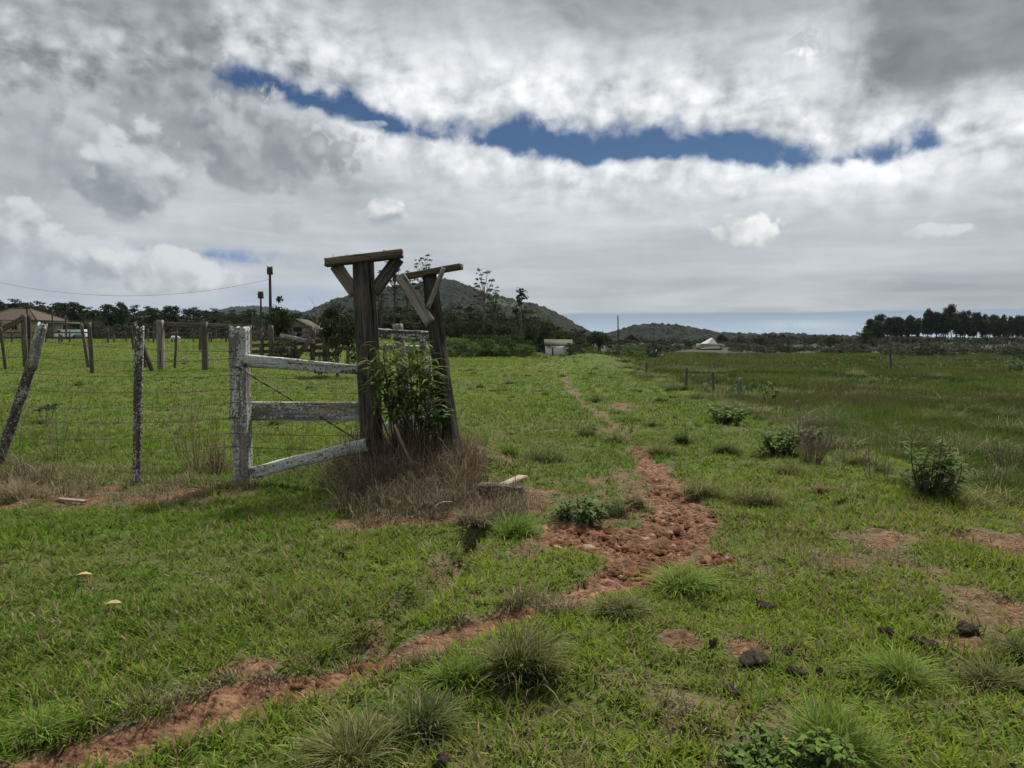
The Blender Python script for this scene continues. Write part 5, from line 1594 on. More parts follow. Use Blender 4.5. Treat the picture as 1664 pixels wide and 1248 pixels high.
def build_gate_bush():
    b0 = ground(668, 752)
    Y = GP1.location.y - 0.10
    o = empty('leafy_bush', (b0.x, Y, gz(b0.x, Y)), label='leafy green bush with long narrow leaves growing between the two gate posts', cat='bush')
    org = np.array(o.location)
    lf, st = MB(), MB()
    tips = [(612, 566), (603, 590), (622, 560), (636, 556), (648, 572), (661, 562), (676, 566), (690, 560), (699, 580), (706, 598), (628, 590), (645, 600), (662, 598), (680, 598),
            (694, 618), (708, 622), (615, 615), (606, 628), (632, 628), (650, 632), (668, 628), (686, 640), (640, 655), (622, 650), (660, 660), (678, 668), (613, 606), (655, 585), (672, 582), (700, 645),
            (634, 575), (684, 580), (692, 600), (645, 618), (665, 612), (624, 605), (640, 640), (655, 648)]
    for i, (px, py) in enumerate(tips):
        yy = Y + RNG.uniform(-.38, .16)
        if px < 632: yy = Y - RNG.uniform(.22, .42)
        t = np.array(at(px, py, yy)) - org
        b = np.array((RNG.uniform(-.12, .25), RNG.uniform(-.1, .1), -.05))
        p = arc(b, t, .10, 8)
        st.tube(p, np.linspace(.011, .003, 8), 5, col=(.085, .075, .045))
        n = 20
        k = RNG.integers(0, n, n)
        f = 1 - .34 * RNG.random(n) ** 1.3
        base = np.stack([np.interp(f, np.linspace(0, 1, 8), p[:, j]) for j in range(3)], 1)
        a = RNG.uniform(0, 6.28, n)
        d = np.stack([np.cos(a), np.sin(a), RNG.uniform(.1, 1.2, n)], 1)
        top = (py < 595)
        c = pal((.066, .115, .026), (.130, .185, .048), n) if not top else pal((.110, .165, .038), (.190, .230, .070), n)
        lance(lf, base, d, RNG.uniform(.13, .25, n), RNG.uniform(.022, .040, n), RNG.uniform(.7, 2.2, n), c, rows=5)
    # broader shiny leaves low on the right
    for (px, py) in ((716, 655), (700, 668), (722, 672), (690, 682), (708, 690), (718, 684), (682, 660), (696, 700), (712, 668), (726, 660), (705, 655)):
        t = np.array(at(px, py, Y - RNG.uniform(.0, .3))) - org
        b = np.array((.2, 0, -.05))
        p = arc(b, t, .10, 8)
        st.tube(p, np.linspace(.008, .003, 8), 5, col=(.07, .075, .04))
        n = 9
        f = 1 - .3 * RNG.random(n)
        base = np.stack([np.interp(f, np.linspace(0, 1, 8), p[:, j]) for j in range(3)], 1)
        a = RNG.uniform(0, 6.28, n)
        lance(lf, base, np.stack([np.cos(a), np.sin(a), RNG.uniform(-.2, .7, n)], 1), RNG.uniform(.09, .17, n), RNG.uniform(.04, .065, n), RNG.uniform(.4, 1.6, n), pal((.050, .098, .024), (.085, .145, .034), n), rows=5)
    # bare bent stem swinging out at the foot
    st.tube([np.array(at(x, y, Y - .45)) - org for x, y in ((641, 690), (650, 712), (660, 735), (668, 752), (680, 762))], [.012, .014, .014, .015, .016], 6, col=(.20, .16, .115))
    lf.build('foliage', M_LEAFN, o); st.build('stem', M_STEM, o)

def ell_scatter(px, py, rx, ry, n):
    p = ground(px, py)
    a = RNG.uniform(0, 6.28, n); r = np.sqrt(RNG.random(n))
    x = p.x + np.cos(a) * r * rx * p.y / FPX
    y = p.y + np.sin(a) * r * ry * p.y ** 2 / (FPX * EYE)
    return x, y, r

def build_dead_grass():
    P, HD, LL, WW, LN, CC = [], [], [], [], [], []
    for (px, py, rx, ry, n, L) in ((640, 812, 85, 38, 5200, .30), (690, 790, 95, 40, 5200, .36), (735, 775, 60, 26, 2200, .30), (570, 760, 55, 20, 1300, .28), (610, 765, 50, 24, 2400, .42), (660, 772, 50, 22, 2200, .45),
                                   (790, 840, 50, 14, 700, .16), (500, 772, 70, 14, 700, .18), (805, 846, 60, 20, 1500, .17), (850, 830, 40, 20, 700, .14), (800, 812, 60, 12, 900, .18), (730, 830, 60, 16, 1200, .2), (650, 842, 70, 10, 900, .14), (690, 745, 60, 14, 1300, .40), (745, 800, 50, 20, 1000, .20),
                                   (210, 800, 150, 18, 2600, .10), (60, 800, 90, 22, 1800, .14), (330, 795, 90, 18, 1500, .12), (40, 790, 40, 14, 700, .30), (140, 772, 160, 12, 1600, .13),
                                   (880, 988, 70, 16, 900, .12), (600, 1090, 130, 16, 1500, .07), (430, 1125, 110, 18, 800, .05), (250, 1150, 140, 30, 1100, .05), (80, 1200, 120, 26, 600, .05), (760, 1025, 60, 12, 700, .07), (1090, 1170, 60, 60, 900, .06), (1230, 1050, 80, 20, 700, .06), (1400, 910, 160, 26, 1600, .07), (1620, 890, 80, 26, 900, .07), (1000, 950, 60, 14, 500, .07), (770, 735, 30, 30, 500, .1), (345, 766, 40, 12, 700, .24)):
        x, y, r = ell_scatter(px, py, rx, ry, n)
        k = RNG.random(n) < 0.35 + 0.9 * fbm(x * 4, y * 4, 88, 3)
        if L < .13: k &= dirt(x, y) < .62
        x, y, r = x[k], y[k], r[k]; n = len(x)
        if L > .25:
            k = RNG.random(n) < .85; x, y, r = x[k], y[k], r[k]; n = len(x); L = L * 1.12
        P.append(np.stack([x, y, H(x, y) - .01 + RNG.random(n) ** 1.5 * L * .55 * (1 - r ** 2)], 1)); HD.append(RNG.uniform(0, 6.28, n))
        LL.append(L * .62 * RNG.uniform(.4, 1.6, n) * (.25 + 1.7 * fbm(x * 4.5, y * 4.5, 14, 3) ** 1.5 * 1.3)); WW.append(RNG.uniform(.0025, .0055, n)); LN.append(np.clip(RNG.normal(1.6, .8, n), .1, 3.0))
        c = pal((.060, .041, .026), (.200, .150, .098), n, .4)
        if L < .15: c = pal((.12, .088, .054), (.24, .19, .125), n, .35)
        st_ = RNG.random(n) < .07; c[st_] = np.array((.32, .27, .20)) * RNG.uniform(.7, 1.1, (st_.sum(), 1))
        g = RNG.random(n) < .18
        c[g] = np.array((.085, .088, .05))
        CC.append(c)
    P, HD, LL, WW, LN, CC = (np.concatenate(a) for a in (P, HD, LL, WW, LN, CC))
    link('dead_grass', blades('dead_grass', P, HD, LL, WW, LN, CC, CC * 1.15, rows=3), M_DRY, kind='stuff')
    # fine dry twigs caught in it
    return

TUS = {}
def tussock(px, py, wpx, hpx, kind, label, group=None, n=None, seed=None):
    g = ground(px, py)
    k = g.y / FPX
    w, h = wpx * k * .85, hpx * k * .74
    key = (kind, seed)
    if seed is None or key not in TUS:
        n = n or int(np.clip(4600 / max(g.y, 2.2) ** 0.9, 300, 1900))
        a = RNG.uniform(0, 6.28, n); r = np.abs(RNG.normal(0, .40, n)) * .5
        # unit tussock: width 1, height 1
        bx, by = RNG.normal(0, .16, 2)
        sub = RNG.integers(0, 5, n); so = RNG.normal(0, .17, (5, 2))
        P = np.stack([np.cos(a) * r * .75 + so[sub, 0], np.sin(a) * r * .75 + so[sub, 1], np.zeros(n) - .03], 1)
        a = np.arctan2(np.sin(a) + by * 3, np.cos(a) + bx * 3)
        ln = np.clip(r * 2.2 + RNG.normal(.75, .55, n), .05, 2.6)
        pals = {'green': ((.070, .120, .018), (.130, .180, .032)), 'dark': ((.042, .066, .018), (.085, .108, .036)), 'olive': ((.050, .074, .017), (.125, .130, .042)), 'dry': ((.13, .105, .055), (.23, .19, .11))}[kind]
        c = pal(*pals, n, .25)
        dry = RNG.random(n) < {'green': .06, 'dark': .16, 'olive': .24, 'dry': .5}[kind]
        c[dry] = np.array((.21, .175, .105)) * RNG.uniform(.6, 1.2, (dry.sum(), 1))
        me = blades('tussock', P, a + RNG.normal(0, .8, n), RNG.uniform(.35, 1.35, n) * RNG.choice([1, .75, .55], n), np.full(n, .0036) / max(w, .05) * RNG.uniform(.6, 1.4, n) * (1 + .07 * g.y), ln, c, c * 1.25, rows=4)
        me.materials.append(M_GRASS)
        TUS[key] = me
    o = link('tussock', TUS[key], None, None, (g.x, g.y, g.z), label=label, cat='grass tussock', group=group)
    o.rotation_euler = (0, 0, RNG.uniform(0, 6.28))
    o.scale = (w, w, h)
    return o

def build_tussocks():
    T = [(850, 1098, 150, 110, 'olive', 'largest shaggy olive tussock, beside the trail in the middle foreground'),
         (575, 1236, 165, 85, 'olive', 'broad greyish straw-tipped tussock at the bottom edge, left of a dark tussock'),
         (700, 1198, 120, 92, 'dark', 'dark upright tussock right of the straw-tipped one at the bottom edge'),
         (1365, 1222, 140, 92, 'green', 'tall green tussock behind the leafy weeds at the bottom edge'),
         (1455, 1106, 105, 55, 'green', 'wide low green tussock right of the dung pats'),
         (1612, 1112, 100, 42, 'olive', 'low olive tussock near the right edge of the foreground'),
         (1232, 818, 85, 48, 'olive', 'straw-coloured tussock on the bank right of the bare trail'),
         (1138, 808, 66, 40, 'olive', 'olive tussock touching the right side of the red trail'),
         (886, 750, 84, 36, 'dark', 'wide dark tussock left of the trail, behind the fallen log'),
         (826, 738, 56, 26, 'green', 'bright green tussock right of the leaning gate post'),
         (1180, 735, 58, 28, 'dark', 'round dark tussock on the bank below the leafy ground shrub'),
         (1105, 720, 30, 28, 'dark', 'narrow dark tussock between the trail and the round dark one'),
         (950, 708, 38, 20, 'dark', 'dark tussock on the pasture left of the narrow trail'),
         (971, 652, 32, 16, 'dark', 'dark tussock beside the faint far trail'),
         (1020, 686, 52, 20, 'green', 'long low green tussock right of the faint trail'),
         (1000, 718, 56, 24, 'olive', 'olive tussock just left of where the trail narrows'),
         (1075, 738, 70, 26, 'olive', 'olive tussock just right of where the trail narrows'),
         (1292, 772, 74, 30, 'olive', 'thin olive tussock on the bank edge under the bare stems'),
         (1333, 802, 28, 24, 'dry', 'small rusty brown tuft on the bank edge'),
         (1028, 822, 36, 28, 'dry', 'tan dry tuft at the left edge of the bare trail'),
         (1000, 835, 60, 30, 'dark', 'dark tussock beside the tan dry tuft'),
         (1110, 948, 110, 36, 'green', 'fresh green tussock at the lower right edge of the bare soil'),
         (960, 700, 20, 12, 'dark', 'small dark tuft beside the pasture tussock'),
         (820, 870, 90, 48, 'green', 'green tussock growing in front of the fallen log'),
         (1650, 1060, 60, 30, 'olive', 'straw-tipped tussock at the right edge above the low olive one'),
         (30, 815, 70, 50, 'dry', 'dry brown tuft under the leaning fence post'),
         (1020, 990, 80, 30, 'olive', 'sparse straw tussock below the bare soil'),
         (745, 1110, 90, 50, 'green', 'green tussock left of the largest shaggy one'),
         (60, 1190, 100, 30, 'green', 'green tussock at the lower left corner above the trail'),
         (770, 850, 70, 36, 'dry', 'dry grass clump spilling below the log end')]
    for t in T: tussock(*t)
    G = 'small tussocks scattered on the pasture'
    for i in range(46):
        x, y = RNG.uniform(-2.0, 4.5), RNG.uniform(11, 33)
        if slope_t(x, y) > .25 or dirt(np.array([x]), np.array([y]))[0] > .2: continue
        k = ('dark', 'green', 'dark', 'olive')[i % 4]
        Yv = y / FPX
        d = Vector((x, y, gz(x, y)))
        g_px = PW / 2 + d.x / d.y * FPX
        py = HOR + (EYE - d.z) / d.y * FPX
        o = tussock(g_px, py, RNG.uniform(.22, .5) / Yv, RNG.uniform(.10, .2) / Yv, k, 'small low tussock on the middle pasture beyond the gate', G, n=260, seed=i % 8)
    G3 = 'rank grass clumps on the right meadow'
    for i in range(120):
        y = 13.0 * (4.4 ** RNG.random()); x = RNG.uniform(6.5, 0.85 * y + 4)
        if slope_t(x, y) < .72: continue
        g_px = PW / 2 + x / y * FPX; py = HOR + (EYE - gz(x, y)) / y * FPX
        Yv = y / FPX
        tussock(g_px, py, RNG.uniform(.7, 1.7) * (1 + y * .02) / Yv, RNG.uniform(.35, .75) / Yv, ('dark', 'olive', 'dark', 'dark', 'dark')[i % 5], 'rank tall grass clump on the low meadow at right', G3, n=420, seed=40 + i % 12)
    G4 = 'weedy clumps along the foot of the bank'
    for i in range(90):
        y = 10.5 * (4.8 ** RNG.random()); x = float(np.interp(y, [5, 12, 40, 70], [7.2, 8.0, 8.4, 9.2])) + RNG.normal(-.4, .9)
        g_px = PW / 2 + x / y * FPX; py = HOR + (EYE - gz(x, y)) / y * FPX
        Yv = y / FPX
        tussock(g_px, py, RNG.uniform(.5, 1.2) / Yv, RNG.uniform(.22, .5) / Yv, ('dark', 'olive', 'dark')[i % 3], 'weedy grass clump along the foot of the bank beside the meadow', G4, n=380, seed=60 + i % 9)
    G2 = 'small tussocks in the left field'
    for i in range(22):
        x, y = RNG.uniform(-16, -3), RNG.uniform(12, 34)
        g_px = PW / 2 + x / y * FPX; py = HOR + (EYE - gz(x, y)) / y * FPX
        Yv = y / FPX
        tussock(g_px, py, RNG.uniform(.25, .6) / Yv, RNG.uniform(.10, .22) / Yv, ('dark', 'green')[i % 2], 'small low tussock in the left field behind the wire fence', G2, n=260, seed=20 + i % 6)

def leafy(px, py, wpx, hpx, name, label, cat='shrub', nst=14, per=16, ll=.09, lw=.045, pc=((.045, .085, .020), (.085, .135, .034)), droop=1.0, spread=1.0, up=.4, Y=None, stemc=(.075, .06, .04), lowleaf=.75, fl=None):
    g = ground(px, py)
    if Y: g = Vector((at(px, py, Y).x, Y, gz(at(px, py, Y).x, Y)))
    k = g.y / FPX; w, h = wpx * k, hpx * k
    o = empty(name, tuple(g), label=label, cat=cat)
    lf, st, fw = MB(), MB(), MB()
    for i in range(nst):
        a = RNG.uniform(0, 6.28); r = math.sqrt(RNG.random()) * .5 * spread
        t = np.array((math.cos(a) * r * w, math.sin(a) * r * w, h * RNG.uniform(.55, 1.05) * (1 - .35 * r)))
        b = np.array((math.cos(a) * r * w * .25, math.sin(a) * r * w * .25, -.03))
        p = arc(b, t, .09, 7)
        st.tube(p, np.linspace(.006, .002, 7) * (1 + h), 4, col=stemc)
        f = 1 - lowleaf * RNG.random(per)
        base = np.stack([np.interp(f, np.linspace(0, 1, 7), p[:, j]) for j in range(3)], 1)
        aa = RNG.uniform(0, 6.28, per)
        lance(lf, base, np.stack([np.cos(aa), np.sin(aa), RNG.uniform(-.2, up * 2, per)], 1), ll * RNG.uniform(.6, 1.3, per), lw * RNG.uniform(.7, 1.2, per), droop * RNG.uniform(.4, 1.5, per), pal(*pc, per, .22), rows=4)
        if fl:
            n = 8
            fw.leaves(t + RNG.normal(0, .05, (n, 3)) * (1, 1, .4), .022, pal((.17, .17, .13), (.25, .24, .19), n), 1.0)
    lf.build('foliage', M_LEAFN, o); st.build('stem', M_STEM, o)
    if fl: fw.build('blossoms', M_LEAFN, o)
    return o

def twiggy(px, py, wpx, hpx, label, n=16, col=(.13, .095, .07), name='bare_shrub', leaf=0, r=.0035, Y=None, lean=0.0):
    g = ground(px, py)
    k = g.y / FPX; w, h = wpx * k, hpx * k
    o = empty(name, tuple(g), label=label, cat='bare shrub')
    st, lf = MB(), MB()
    for i in range(n):
        a = RNG.uniform(0, 6.28); q = RNG.random() ** .6 * .5
        t = np.array((math.cos(a) * q * w + lean * w, math.sin(a) * q * w * .7, h * RNG.uniform(.5, 1.05)))
        p = arc((math.cos(a) * q * w * .3, math.sin(a) * q * w * .3, -.03), t, .10, 7)
        c = np.array(col) * RNG.uniform(.7, 1.3)
        st.tube(p, np.linspace(r, r * .35, 7), 4, col=c)
        for j in range(4):
            s = RNG.integers(2, 6); d = RNG.normal(0, 1, 3); d[2] = abs(d[2]) * .8 + .2; d /= np.linalg.norm(d)
            st.tube(arc(p[s], p[s] + d * h * RNG.uniform(.10, .32), .1, 4), np.linspace(r * .6, r * .25, 4), 3, col=c)
        if leaf:
            aa = RNG.uniform(0, 6.28, leaf)
            lance(lf, np.repeat(p[-2:-1], leaf, 0) + RNG.normal(0, .04, (leaf, 3)), np.stack([np.cos(aa), np.sin(aa), RNG.uniform(-.2, .6, leaf)], 1), RNG.uniform(.03, .08, leaf), RNG.uniform(.02, .04, leaf), .8, pal((.05, .08, .02), (.09, .12, .035), leaf), rows=3)
    st.build('twig', M_STEM, o)
    if leaf: lf.build('foliage', M_LEAFN, o)
    return o

def build_shrubs():
    leafy(1181, 690, 62, 34, 'ground_shrub', 'low leafy green shrub lying on the bank edge below the meadow posts', nst=34, per=8, ll=.13, lw=.06, pc=((.06, .11, .022), (.11, .165, .04)))
    leafy(1266, 738, 78, 50, 'leafy_shrub', 'leafy dark green shrub at the left of the bare reddish stems', nst=30, per=10, ll=.12, lw=.045, pc=((.055, .10, .022), (.10, .15, .04)))
    twiggy(1320, 752, 90, 84, 'bare reddish-stemmed shrub on the bank edge beside the leafy dark shrub', 46, (.13, .085, .07), leaf=0, lean=.05)
    leafy(1321, 735, 30, 48, 'leafy_shrub', 'small leafy sprig standing behind the bare reddish stems', nst=7, per=12, ll=.10, lw=.06, lowleaf=.35)
    leafy(1508, 812, 95, 118, 'tall_shrub', 'tall many-stemmed leafy shrub on the bank at right', nst=17, per=22, ll=.12, lw=.035, lowleaf=.85, pc=((.055, .095, .024), (.105, .150, .042)))
    leafy(1600, 800, 70, 50, 'flowering_shrub', 'small shrub with pale flower heads right of the tall leafy shrub', nst=16, per=12, ll=.06, lw=.02, pc=((.06, .075, .03), (.10, .11, .05)), fl=True)
    leafy(1640, 775, 90, 70, 'flowering_shrub', 'bigger pale-flowered shrub at the right edge of the meadow', nst=22, per=14, ll=.07, lw=.02, pc=((.05, .065, .028), (.09, .10, .045)), fl=True)
    leafy(1480, 735, 80, 52, 'flowering_shrub', 'faded pale-flowered weeds behind the tall leafy shrub', nst=18, per=10, ll=.07, lw=.02, pc=((.05, .065, .028), (.09, .10, .045)), fl=True)
    twiggy(1418, 778, 22, 76, 'thin dry stalks standing left of the tall leafy shrub', 4, (.15, .11, .085), r=.006)
    twiggy(1444, 784, 14, 64, 'single dry stalk just left of the tall leafy shrub', 2, (.15, .11, .085), r=.006)
    twiggy(1365, 760, 50, 60, 'faint dry stalks on the bank between the reddish stems and the tall shrub', 8, (.16, .13, .095))
    # weeds near the soil
    leafy(942, 848, 92, 46, 'leafy_weed', 'dark leafy weed at the left edge of the wide bare soil', 'weed', nst=24, per=12, ll=.10, lw=.030, pc=((.05, .09, .025), (.09, .135, .04)))
    leafy(1250, 1256, 190, 58, 'leafy_weed', 'bright round-leaved weed patch at the bottom edge, right of centre', 'weed', nst=60, per=14, ll=.030, lw=.022, pc=((.055, .105, .018), (.095, .155, .03)), droop=.5)
    leafy(1345, 1262, 90, 80, 'leafy_weed', 'bright leafy weed overlapping the tall green tussock at the bottom edge', 'weed', nst=20, per=14, ll=.036, lw=.022, pc=((.060, .115, .018), (.11, .17, .03)), droop=.5)
    leafy(1650, 606, 46, 26, 'leafy_shrub', 'rounded green shrub at the right edge on the far meadow', nst=16, per=12, ll=.3, lw=.14)
    leafy(760, 612, 50, 10, 'leafy_weed', 'grey-brown brush heap on the pasture right of the leaning post', 'brush heap', nst=16, per=2, ll=.05, lw=.01, pc=((.1, .08, .06), (.13, .1, .08)), stemc=(.10, .075, .06))
    # yellow-leaved sapling on the meadow edge
    leafy(1249, 662, 44, 42, 'sapling', 'crooked sapling with yellow-green leaves between two meadow posts', 'sapling', nst=5, per=26, ll=.14, lw=.09, lowleaf=.3, pc=((.10, .12, .02), (.17, .17, .03)), stemc=(.16, .13, .10))
    # left fence growth
    twiggy(95, 748, 110, 150, 'spindly bare shrub in the wire fence right of the leaning post', 18, (.17, .14, .10), leaf=3)
    twiggy(150, 744, 60, 120, 'thin bare stems left of the thin dark fence post', 9, (.15, .12, .09), leaf=2)
    twiggy(320, 764, 120, 120, 'wiry brown shrub against the wire left of the pale post', 20, (.16, .12, .08), leaf=2)
    twiggy(350, 772, 40, 70, 'small rusty twig bush at the foot of the pale post', 18, (.13, .08, .055))
    twiggy(25, 760, 60, 140, 'bare pale stems under the leaning fence post', 8, (.18, .15, .11), leaf=2)
    twiggy(615, 815, 130, 110, 'tangled dead stems in the brown grass below the stout gate post', 26, (.15, .11, .08), r=.003)
    twiggy(705, 800, 130, 90, 'tangled dead stems in the brown grass below the leaning gate post', 24, (.16, .12, .085), r=.003)
    twiggy(545, 775, 90, 60, 'dry twigs lying along the fallen bottom board', 14, (.14, .11, .08), r=.003)
    leafy(74, 640, 34, 46, 'leafy_weed', 'broad-leaved sprig on a thin stem behind the wire at left', 'weed', nst=3, per=8, ll=.2, lw=.13, lowleaf=.25, Y=12.0)
    twiggy(470, 740, 150, 90, 'wiry dry growth behind the board fence', 20, (.17, .14, .09), leaf=1, r=.0025)
    twiggy(555, 660, 60, 60, 'dry grey twigs left of the stout gate post', 12, (.15, .125, .09), r=.003)
    # shrubs by the corral
    plant_tree('broad', 548, 480, 24.5, 31, 'olive_shrub', 'dense olive shrub between the corral and the stout gate post', None, 'shrub', wide=.82)
    plant_tree('broad', 456, 476, 32.0, 51, 'leafy_tree', 'leafy tree growing through the corral under the tallest pole', None, 'tree', wide=.62)
    plant_tree('bush', 460, 540, 29.0, 44, 'climber', 'dark climber smothering the corral boards under the leafy tree', None, 'climber', wide=1.1)
    twiggy(520, 590, 70, 110, 'pale leafless branches above the olive shrub', 14, (.22, .20, .17), r=.010)

def lump(mb, c, r, h, seed, col, k=16, m=7):
    F, A = np.meshgrid(np.arange(m) / (m - 1), np.arange(k) / k * 6.2832, indexing='ij')
    q = r * np.cos(F * 1.5) * (1 + .45 * (vnoise(np.cos(A) * 1.4 + seed, np.sin(A) * 1.4 + F, seed) - .5))
    z = h * np.sin(F * 1.5) * (.6 + .8 * vnoise(np.cos(A) * 2 * (1 - F) + 5 + seed, np.sin(A) * 2 * (1 - F), seed + 1)) - .012
    V = np.stack([c[0] + q * np.cos(A), c[1] + q * np.sin(A), c[2] + z], -1).reshape(-1, 3)
    V = np.concatenate([V, [(c[0], c[1], c[2] + h * .85)]])
    q = [[i * k + j, i * k + (j + 1) % k, (i + 1) * k + (j + 1) % k, (i + 1) * k + j] for i in range(m - 1) for j in range(k)]
    t = [[(m - 1) * k + j, (m - 1) * k + (j + 1) % k, m * k] for j in range(k)]
    mb._push(V, q, t, col)

M_DUNG = mat_plain('dried_dung', (0.020, 0.016, 0.012), (0.046, 0.037, 0.027), 26.0, 0.95, spec=.05, bump=.03)
M_STONE = mat_plain('trail_stone', (0.17, 0.105, 0.068), (0.30, 0.21, 0.145), 9.0, 0.9, bump=.01)
M_HIDE = mat_plain('pale_hide', (0.50, 0.46, 0.38), (0.58, 0.54, 0.46), 2.0, 0.8)
M_PALEWOOD = mat_wood('pale_dry_wood', (0.34, 0.29, 0.22), (0.16, 0.13, 0.095))

def build_small():
    D = [(1245, 988, 21, 'flat dark dung pat on its own, farthest of the pats'), (1443, 1034, 17, 'dark dung pat nearest left of the reddish bare spot at right'), (1502, 1050, 20, 'dark dung pat at the left rim of the reddish bare spot'),
         (1573, 1027, 20, 'dark dung pat beyond the reddish bare spot at right'), (1526, 1011, 9, 'smallest dark dung pat above the reddish bare spot'), (1225, 1074, 28, 'largest crumbly dung pat below the bare patch in the foreground'),
         (1278, 1063, 12, 'small dung pat right of the largest crumbly pat'), (1291, 1098, 18, 'dung pat below and right of the largest crumbly pat'), (1188, 1130, 17, 'faint dark dung pat beside the lower bare strip'),
         (1160, 1054, 9, 'tiny dung crumb at the bare patch left of the largest pat'), (712, 1243, 16, 'dark dung pat at the bottom edge beneath the dark tussock'), (555, 906, 9, 'small dark dung pat on the left lawn'), (205, 852, 12, 'dark dung crumbs on the grass below the thin dark fence post'),
         (1333, 1100, 9, 'small dung crumb right of the crumbly pats')]
    for i, (px, py, r, lb) in enumerate(D):
        g = ground(px, py); k = g.y / FPX
        mb = MB()
        for j in range(7):
            a = RNG.uniform(0, 6.28); q = r * k * RNG.uniform(0, .75)
            lump(mb, (q * math.cos(a), q * math.sin(a) * 1.2, .028), r * k * RNG.uniform(.34, .60), RNG.uniform(.012, .026), i * 9 + j, (.03, .03, .03), 12, 5)
        mb.build('dung_pat', M_DUNG, None, tuple(g), True, label=lb, cat='dung pat', group='dung pats on the grass')
    sp = [(956, 892, 13, 'large pale stone at the lower left of the bare soil'), (1052, 880, 11, 'pale stone in the middle of the bare soil'), (905, 890, 9, 'pinkish stone at the left tip of the bare soil'), (293, 784, 13, 'brown stone lying near the foot of the pale post')]
    for i, (px, py, r, lb) in enumerate(sp):
        g = ground(px, py); k = g.y / FPX
        mb = MB(); lump(mb, (0, 0, 0), r * k, r * k * .8, i + 3, (.3, .3, .3), 14, 6)
        mb.build('stone', M_STONE if i < 3 else M_TILE, None, tuple(g), True, label=lb, cat='stone')
    for i in range(26):
        px, py = [(RNG.normal(1060, 55), RNG.normal(885, 22)), (RNG.normal(1085, 14), RNG.normal(815, 22)), (RNG.normal(985, 30), RNG.normal(945, 12)), (RNG.normal(620, 120), RNG.normal(1075, 10))][(0, 1, 0, 1, 2, 3)[i % 6]]
        g = ground(px, py)
        if dirt(np.array([g.x]), np.array([g.y]))[0] < .4: continue
        r = RNG.uniform(.012, .038)
        mb = MB(); lump(mb, (0, 0, 0), r, r * .8, 30 + i, (.3, .3, .3), 9, 5)
        mb.build('stone', M_STONE, None, tuple(g), True, label='small pale stone lying loose on the bare red trail', cat='stone', group='loose stones on the trail')
    a, b_ = ground(748, 812), ground(846, 806)
    Y = (a.y + b_.y) / 2
    o = timber('log', at(742, 812, Y + .15), at(846, 807, Y - .1), pxw(36, Y), pxw(30, Y), W_DARK, None, 91, round_=True, rough=.06, groove=.03, hew=.09, taper=.8, jag=.12, bend=.04, bend_dir=1, seg=.03)
    tag(o, 'dark mossy log lying in the dead grass below the leaning gate post', 'log')
    g = ground(832, 790)
    o = timber('plank', at(812, 790, g.y - .1), at(851, 774, g.y + .35), .10, .025, M_PALEWOOD, None, 92, side=(1, -.3, 0), rough=.003)
    tag(o, 'short pale grey plank lying across the end of the dark log', 'plank')
    g = ground(702, 846)
    mb = MB(); mb.tube([np.array(at(x, y, g.y - .03)) - np.array(g) for x, y in ((735, 816), (722, 816), (711, 821), (703, 831), (700, 846))], [.007, .010, .011, .011, .010], 7, col=(.3, .22, .13))
    mb.tube([np.array(at(x, y, g.y - .05)) - np.array(g) for x, y in ((689, 846), (696, 848), (704, 848))], [.008, .015, .010], 7, col=(.3, .22, .13))
    mb.build('stick', M_PALEWOOD, None, tuple(g), True, label='curved pale stick poking from the dug red earth below the bush', cat='stick')
    a, b_ = ground(94, 816), ground(139, 820)
    o = timber('stick', a + Vector((0, 0, .03)), b_ + Vector((0, 0, .03)), .035, .02, M_PALEWOOD, None, 93, rough=.003); tag(o, 'pale flat stick lying on the litter left of the thin fence post', 'stick')
    g = ground(728, 760)
    mb = MB(); mb.tube([np.array(at(x, y, g.y - .2)) - np.array(g) for x, y in ((698, 747), (715, 752), (735, 756), (746, 752), (748, 740), (742, 730))], [.004, .006, .006, .006, .005, .003], 6)
    mb.build('stick', M_PALEWOOD, None, tuple(g), True, label='thin looping vine stem at the foot of the leaning gate post', cat='vine')
    for i, (px, py, lb) in enumerate(((124, 944, 'pale dead leaf lying on the left lawn'), (170, 992, 'curled tan leaf below the pale one on the left lawn'), (1132, 636, 'white scrap lying on the pasture by the meadow posts'))):
        g = ground(px, py)
        mb = MB(); lance(mb, np.array([[0, 0, .035]]), np.array([[1, .3, .2]]), .09, .06, .6, (.42, .32, .17)); mb.build('dead_leaf', M_LEAFN, None, tuple(g), label=lb, cat='leaf')
    # white calf grazing far back
    c = at(286, 552, 57.0); z = gz(c.x, 57.0)
    me = bpy.data.meshes.new('calf')
    J = [((0, 0, .72), .22), ((.35, 0, .70), .23), ((-.35, 0, .72), .21), ((-.52, 0, .80), .15), ((-.75, 0, .55), .09), ((-.86, 0, .30), .09), ((-.95, 0, .16), .055),
         ((.38, .1, .38), .075), ((.40, .1, .04), .05), ((.34, -.1, .38), .075), ((.30, -.1, .04), .05), ((-.36, .1, .36), .07), ((-.36, .1, .04), .05), ((-.30, -.1, .36), .07), ((-.26, -.1, .04), .05), ((.55, 0, .74), .05), ((.62, 0, .40), .03)]
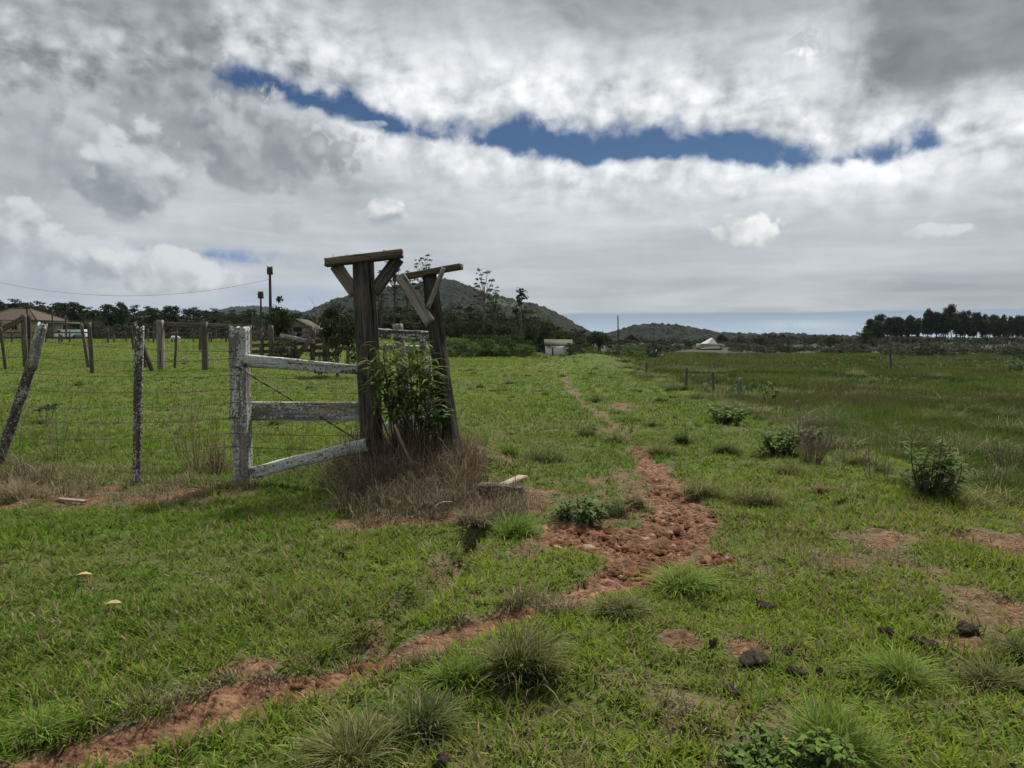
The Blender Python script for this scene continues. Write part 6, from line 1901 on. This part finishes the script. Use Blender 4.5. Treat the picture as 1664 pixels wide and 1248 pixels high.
    E = [(0, 1), (0, 2), (2, 3), (3, 4), (4, 5), (5, 6), (1, 7), (7, 8), (1, 9), (9, 10), (2, 11), (11, 12), (2, 13), (13, 14), (1, 15), (15, 16)]
    me.from_pydata([j[0] for j in J], E, [])
    o = link('calf', me, M_HIDE, None, (c.x, 57.0, z - .0), label='white calf grazing at the far edge of the left field', cat='calf')
    sk = o.modifiers.new('skin', 'SKIN'); o.modifiers.new('sub', 'SUBSURF').render_levels = 1
    for i, j in enumerate(J):
        me.skin_vertices[0].data[i].radius = (j[1], j[1])
    me.skin_vertices[0].data[0].use_root = True
    o.scale = (.62, .62, .62)

def build_clods():
    M_CLOD = mat_plain('red_soil_clod', (0.160, 0.074, 0.040), (0.080, 0.036, 0.020), 9.0, 0.95, spec=0.05, bump=.02)
    mb = MB()
    for (px, py, rx, ry, n) in ((1045, 882, 170, 52, 1500), (1090, 815, 45, 50, 350), (690, 848, 80, 14, 250), (560, 1090, 240, 26, 260), (1010, 935, 70, 26, 200), (1380, 915, 100, 26, 120)):
        x, y, r_ = ell_scatter(px, py, rx, ry, n)
        k = dirt(x, y) > .35
        x, y = x[k], y[k]; z = H(x, y)
        for i in range(len(x)):
            r = RNG.uniform(.007, .024) * (1.6 if RNG.random() < .10 else 1)
            lump(mb, (x[i], y[i], z[i] + .004), r, r * RNG.uniform(.5, 1.0), i, (.1, .05, .03), 7, 4)
    mb.build('soil_clods', M_CLOD, None, None, False, kind='stuff')

build_gate_bush()
build_clods()
build_dead_grass()
build_tussocks()
build_shrubs()
build_small()
# ------------------------------------------------------------------ air
def build_haze():
    m_ = bpy.data.materials.new('haze_air'); m_.use_nodes = True
    N = NT(m_.node_tree); m_.node_tree.nodes.clear()
    v = N.n('ShaderNodeVolumePrincipled')
    v.inputs['Color'].default_value = (0.80, 0.88, 1.0, 1)
    v.inputs['Density'].default_value = 0.000045
    o = N.n('ShaderNodeOutputMaterial'); N.t.links.new(v.outputs[0], o.inputs['Volume'])
    mb = MB(); mb.box((0, 1050, 98), (4400, 2300, 206))
    h = mb.build('haze', m_, kind='stuff')
    S.cycles.volume_step_rate = 10

build_haze()
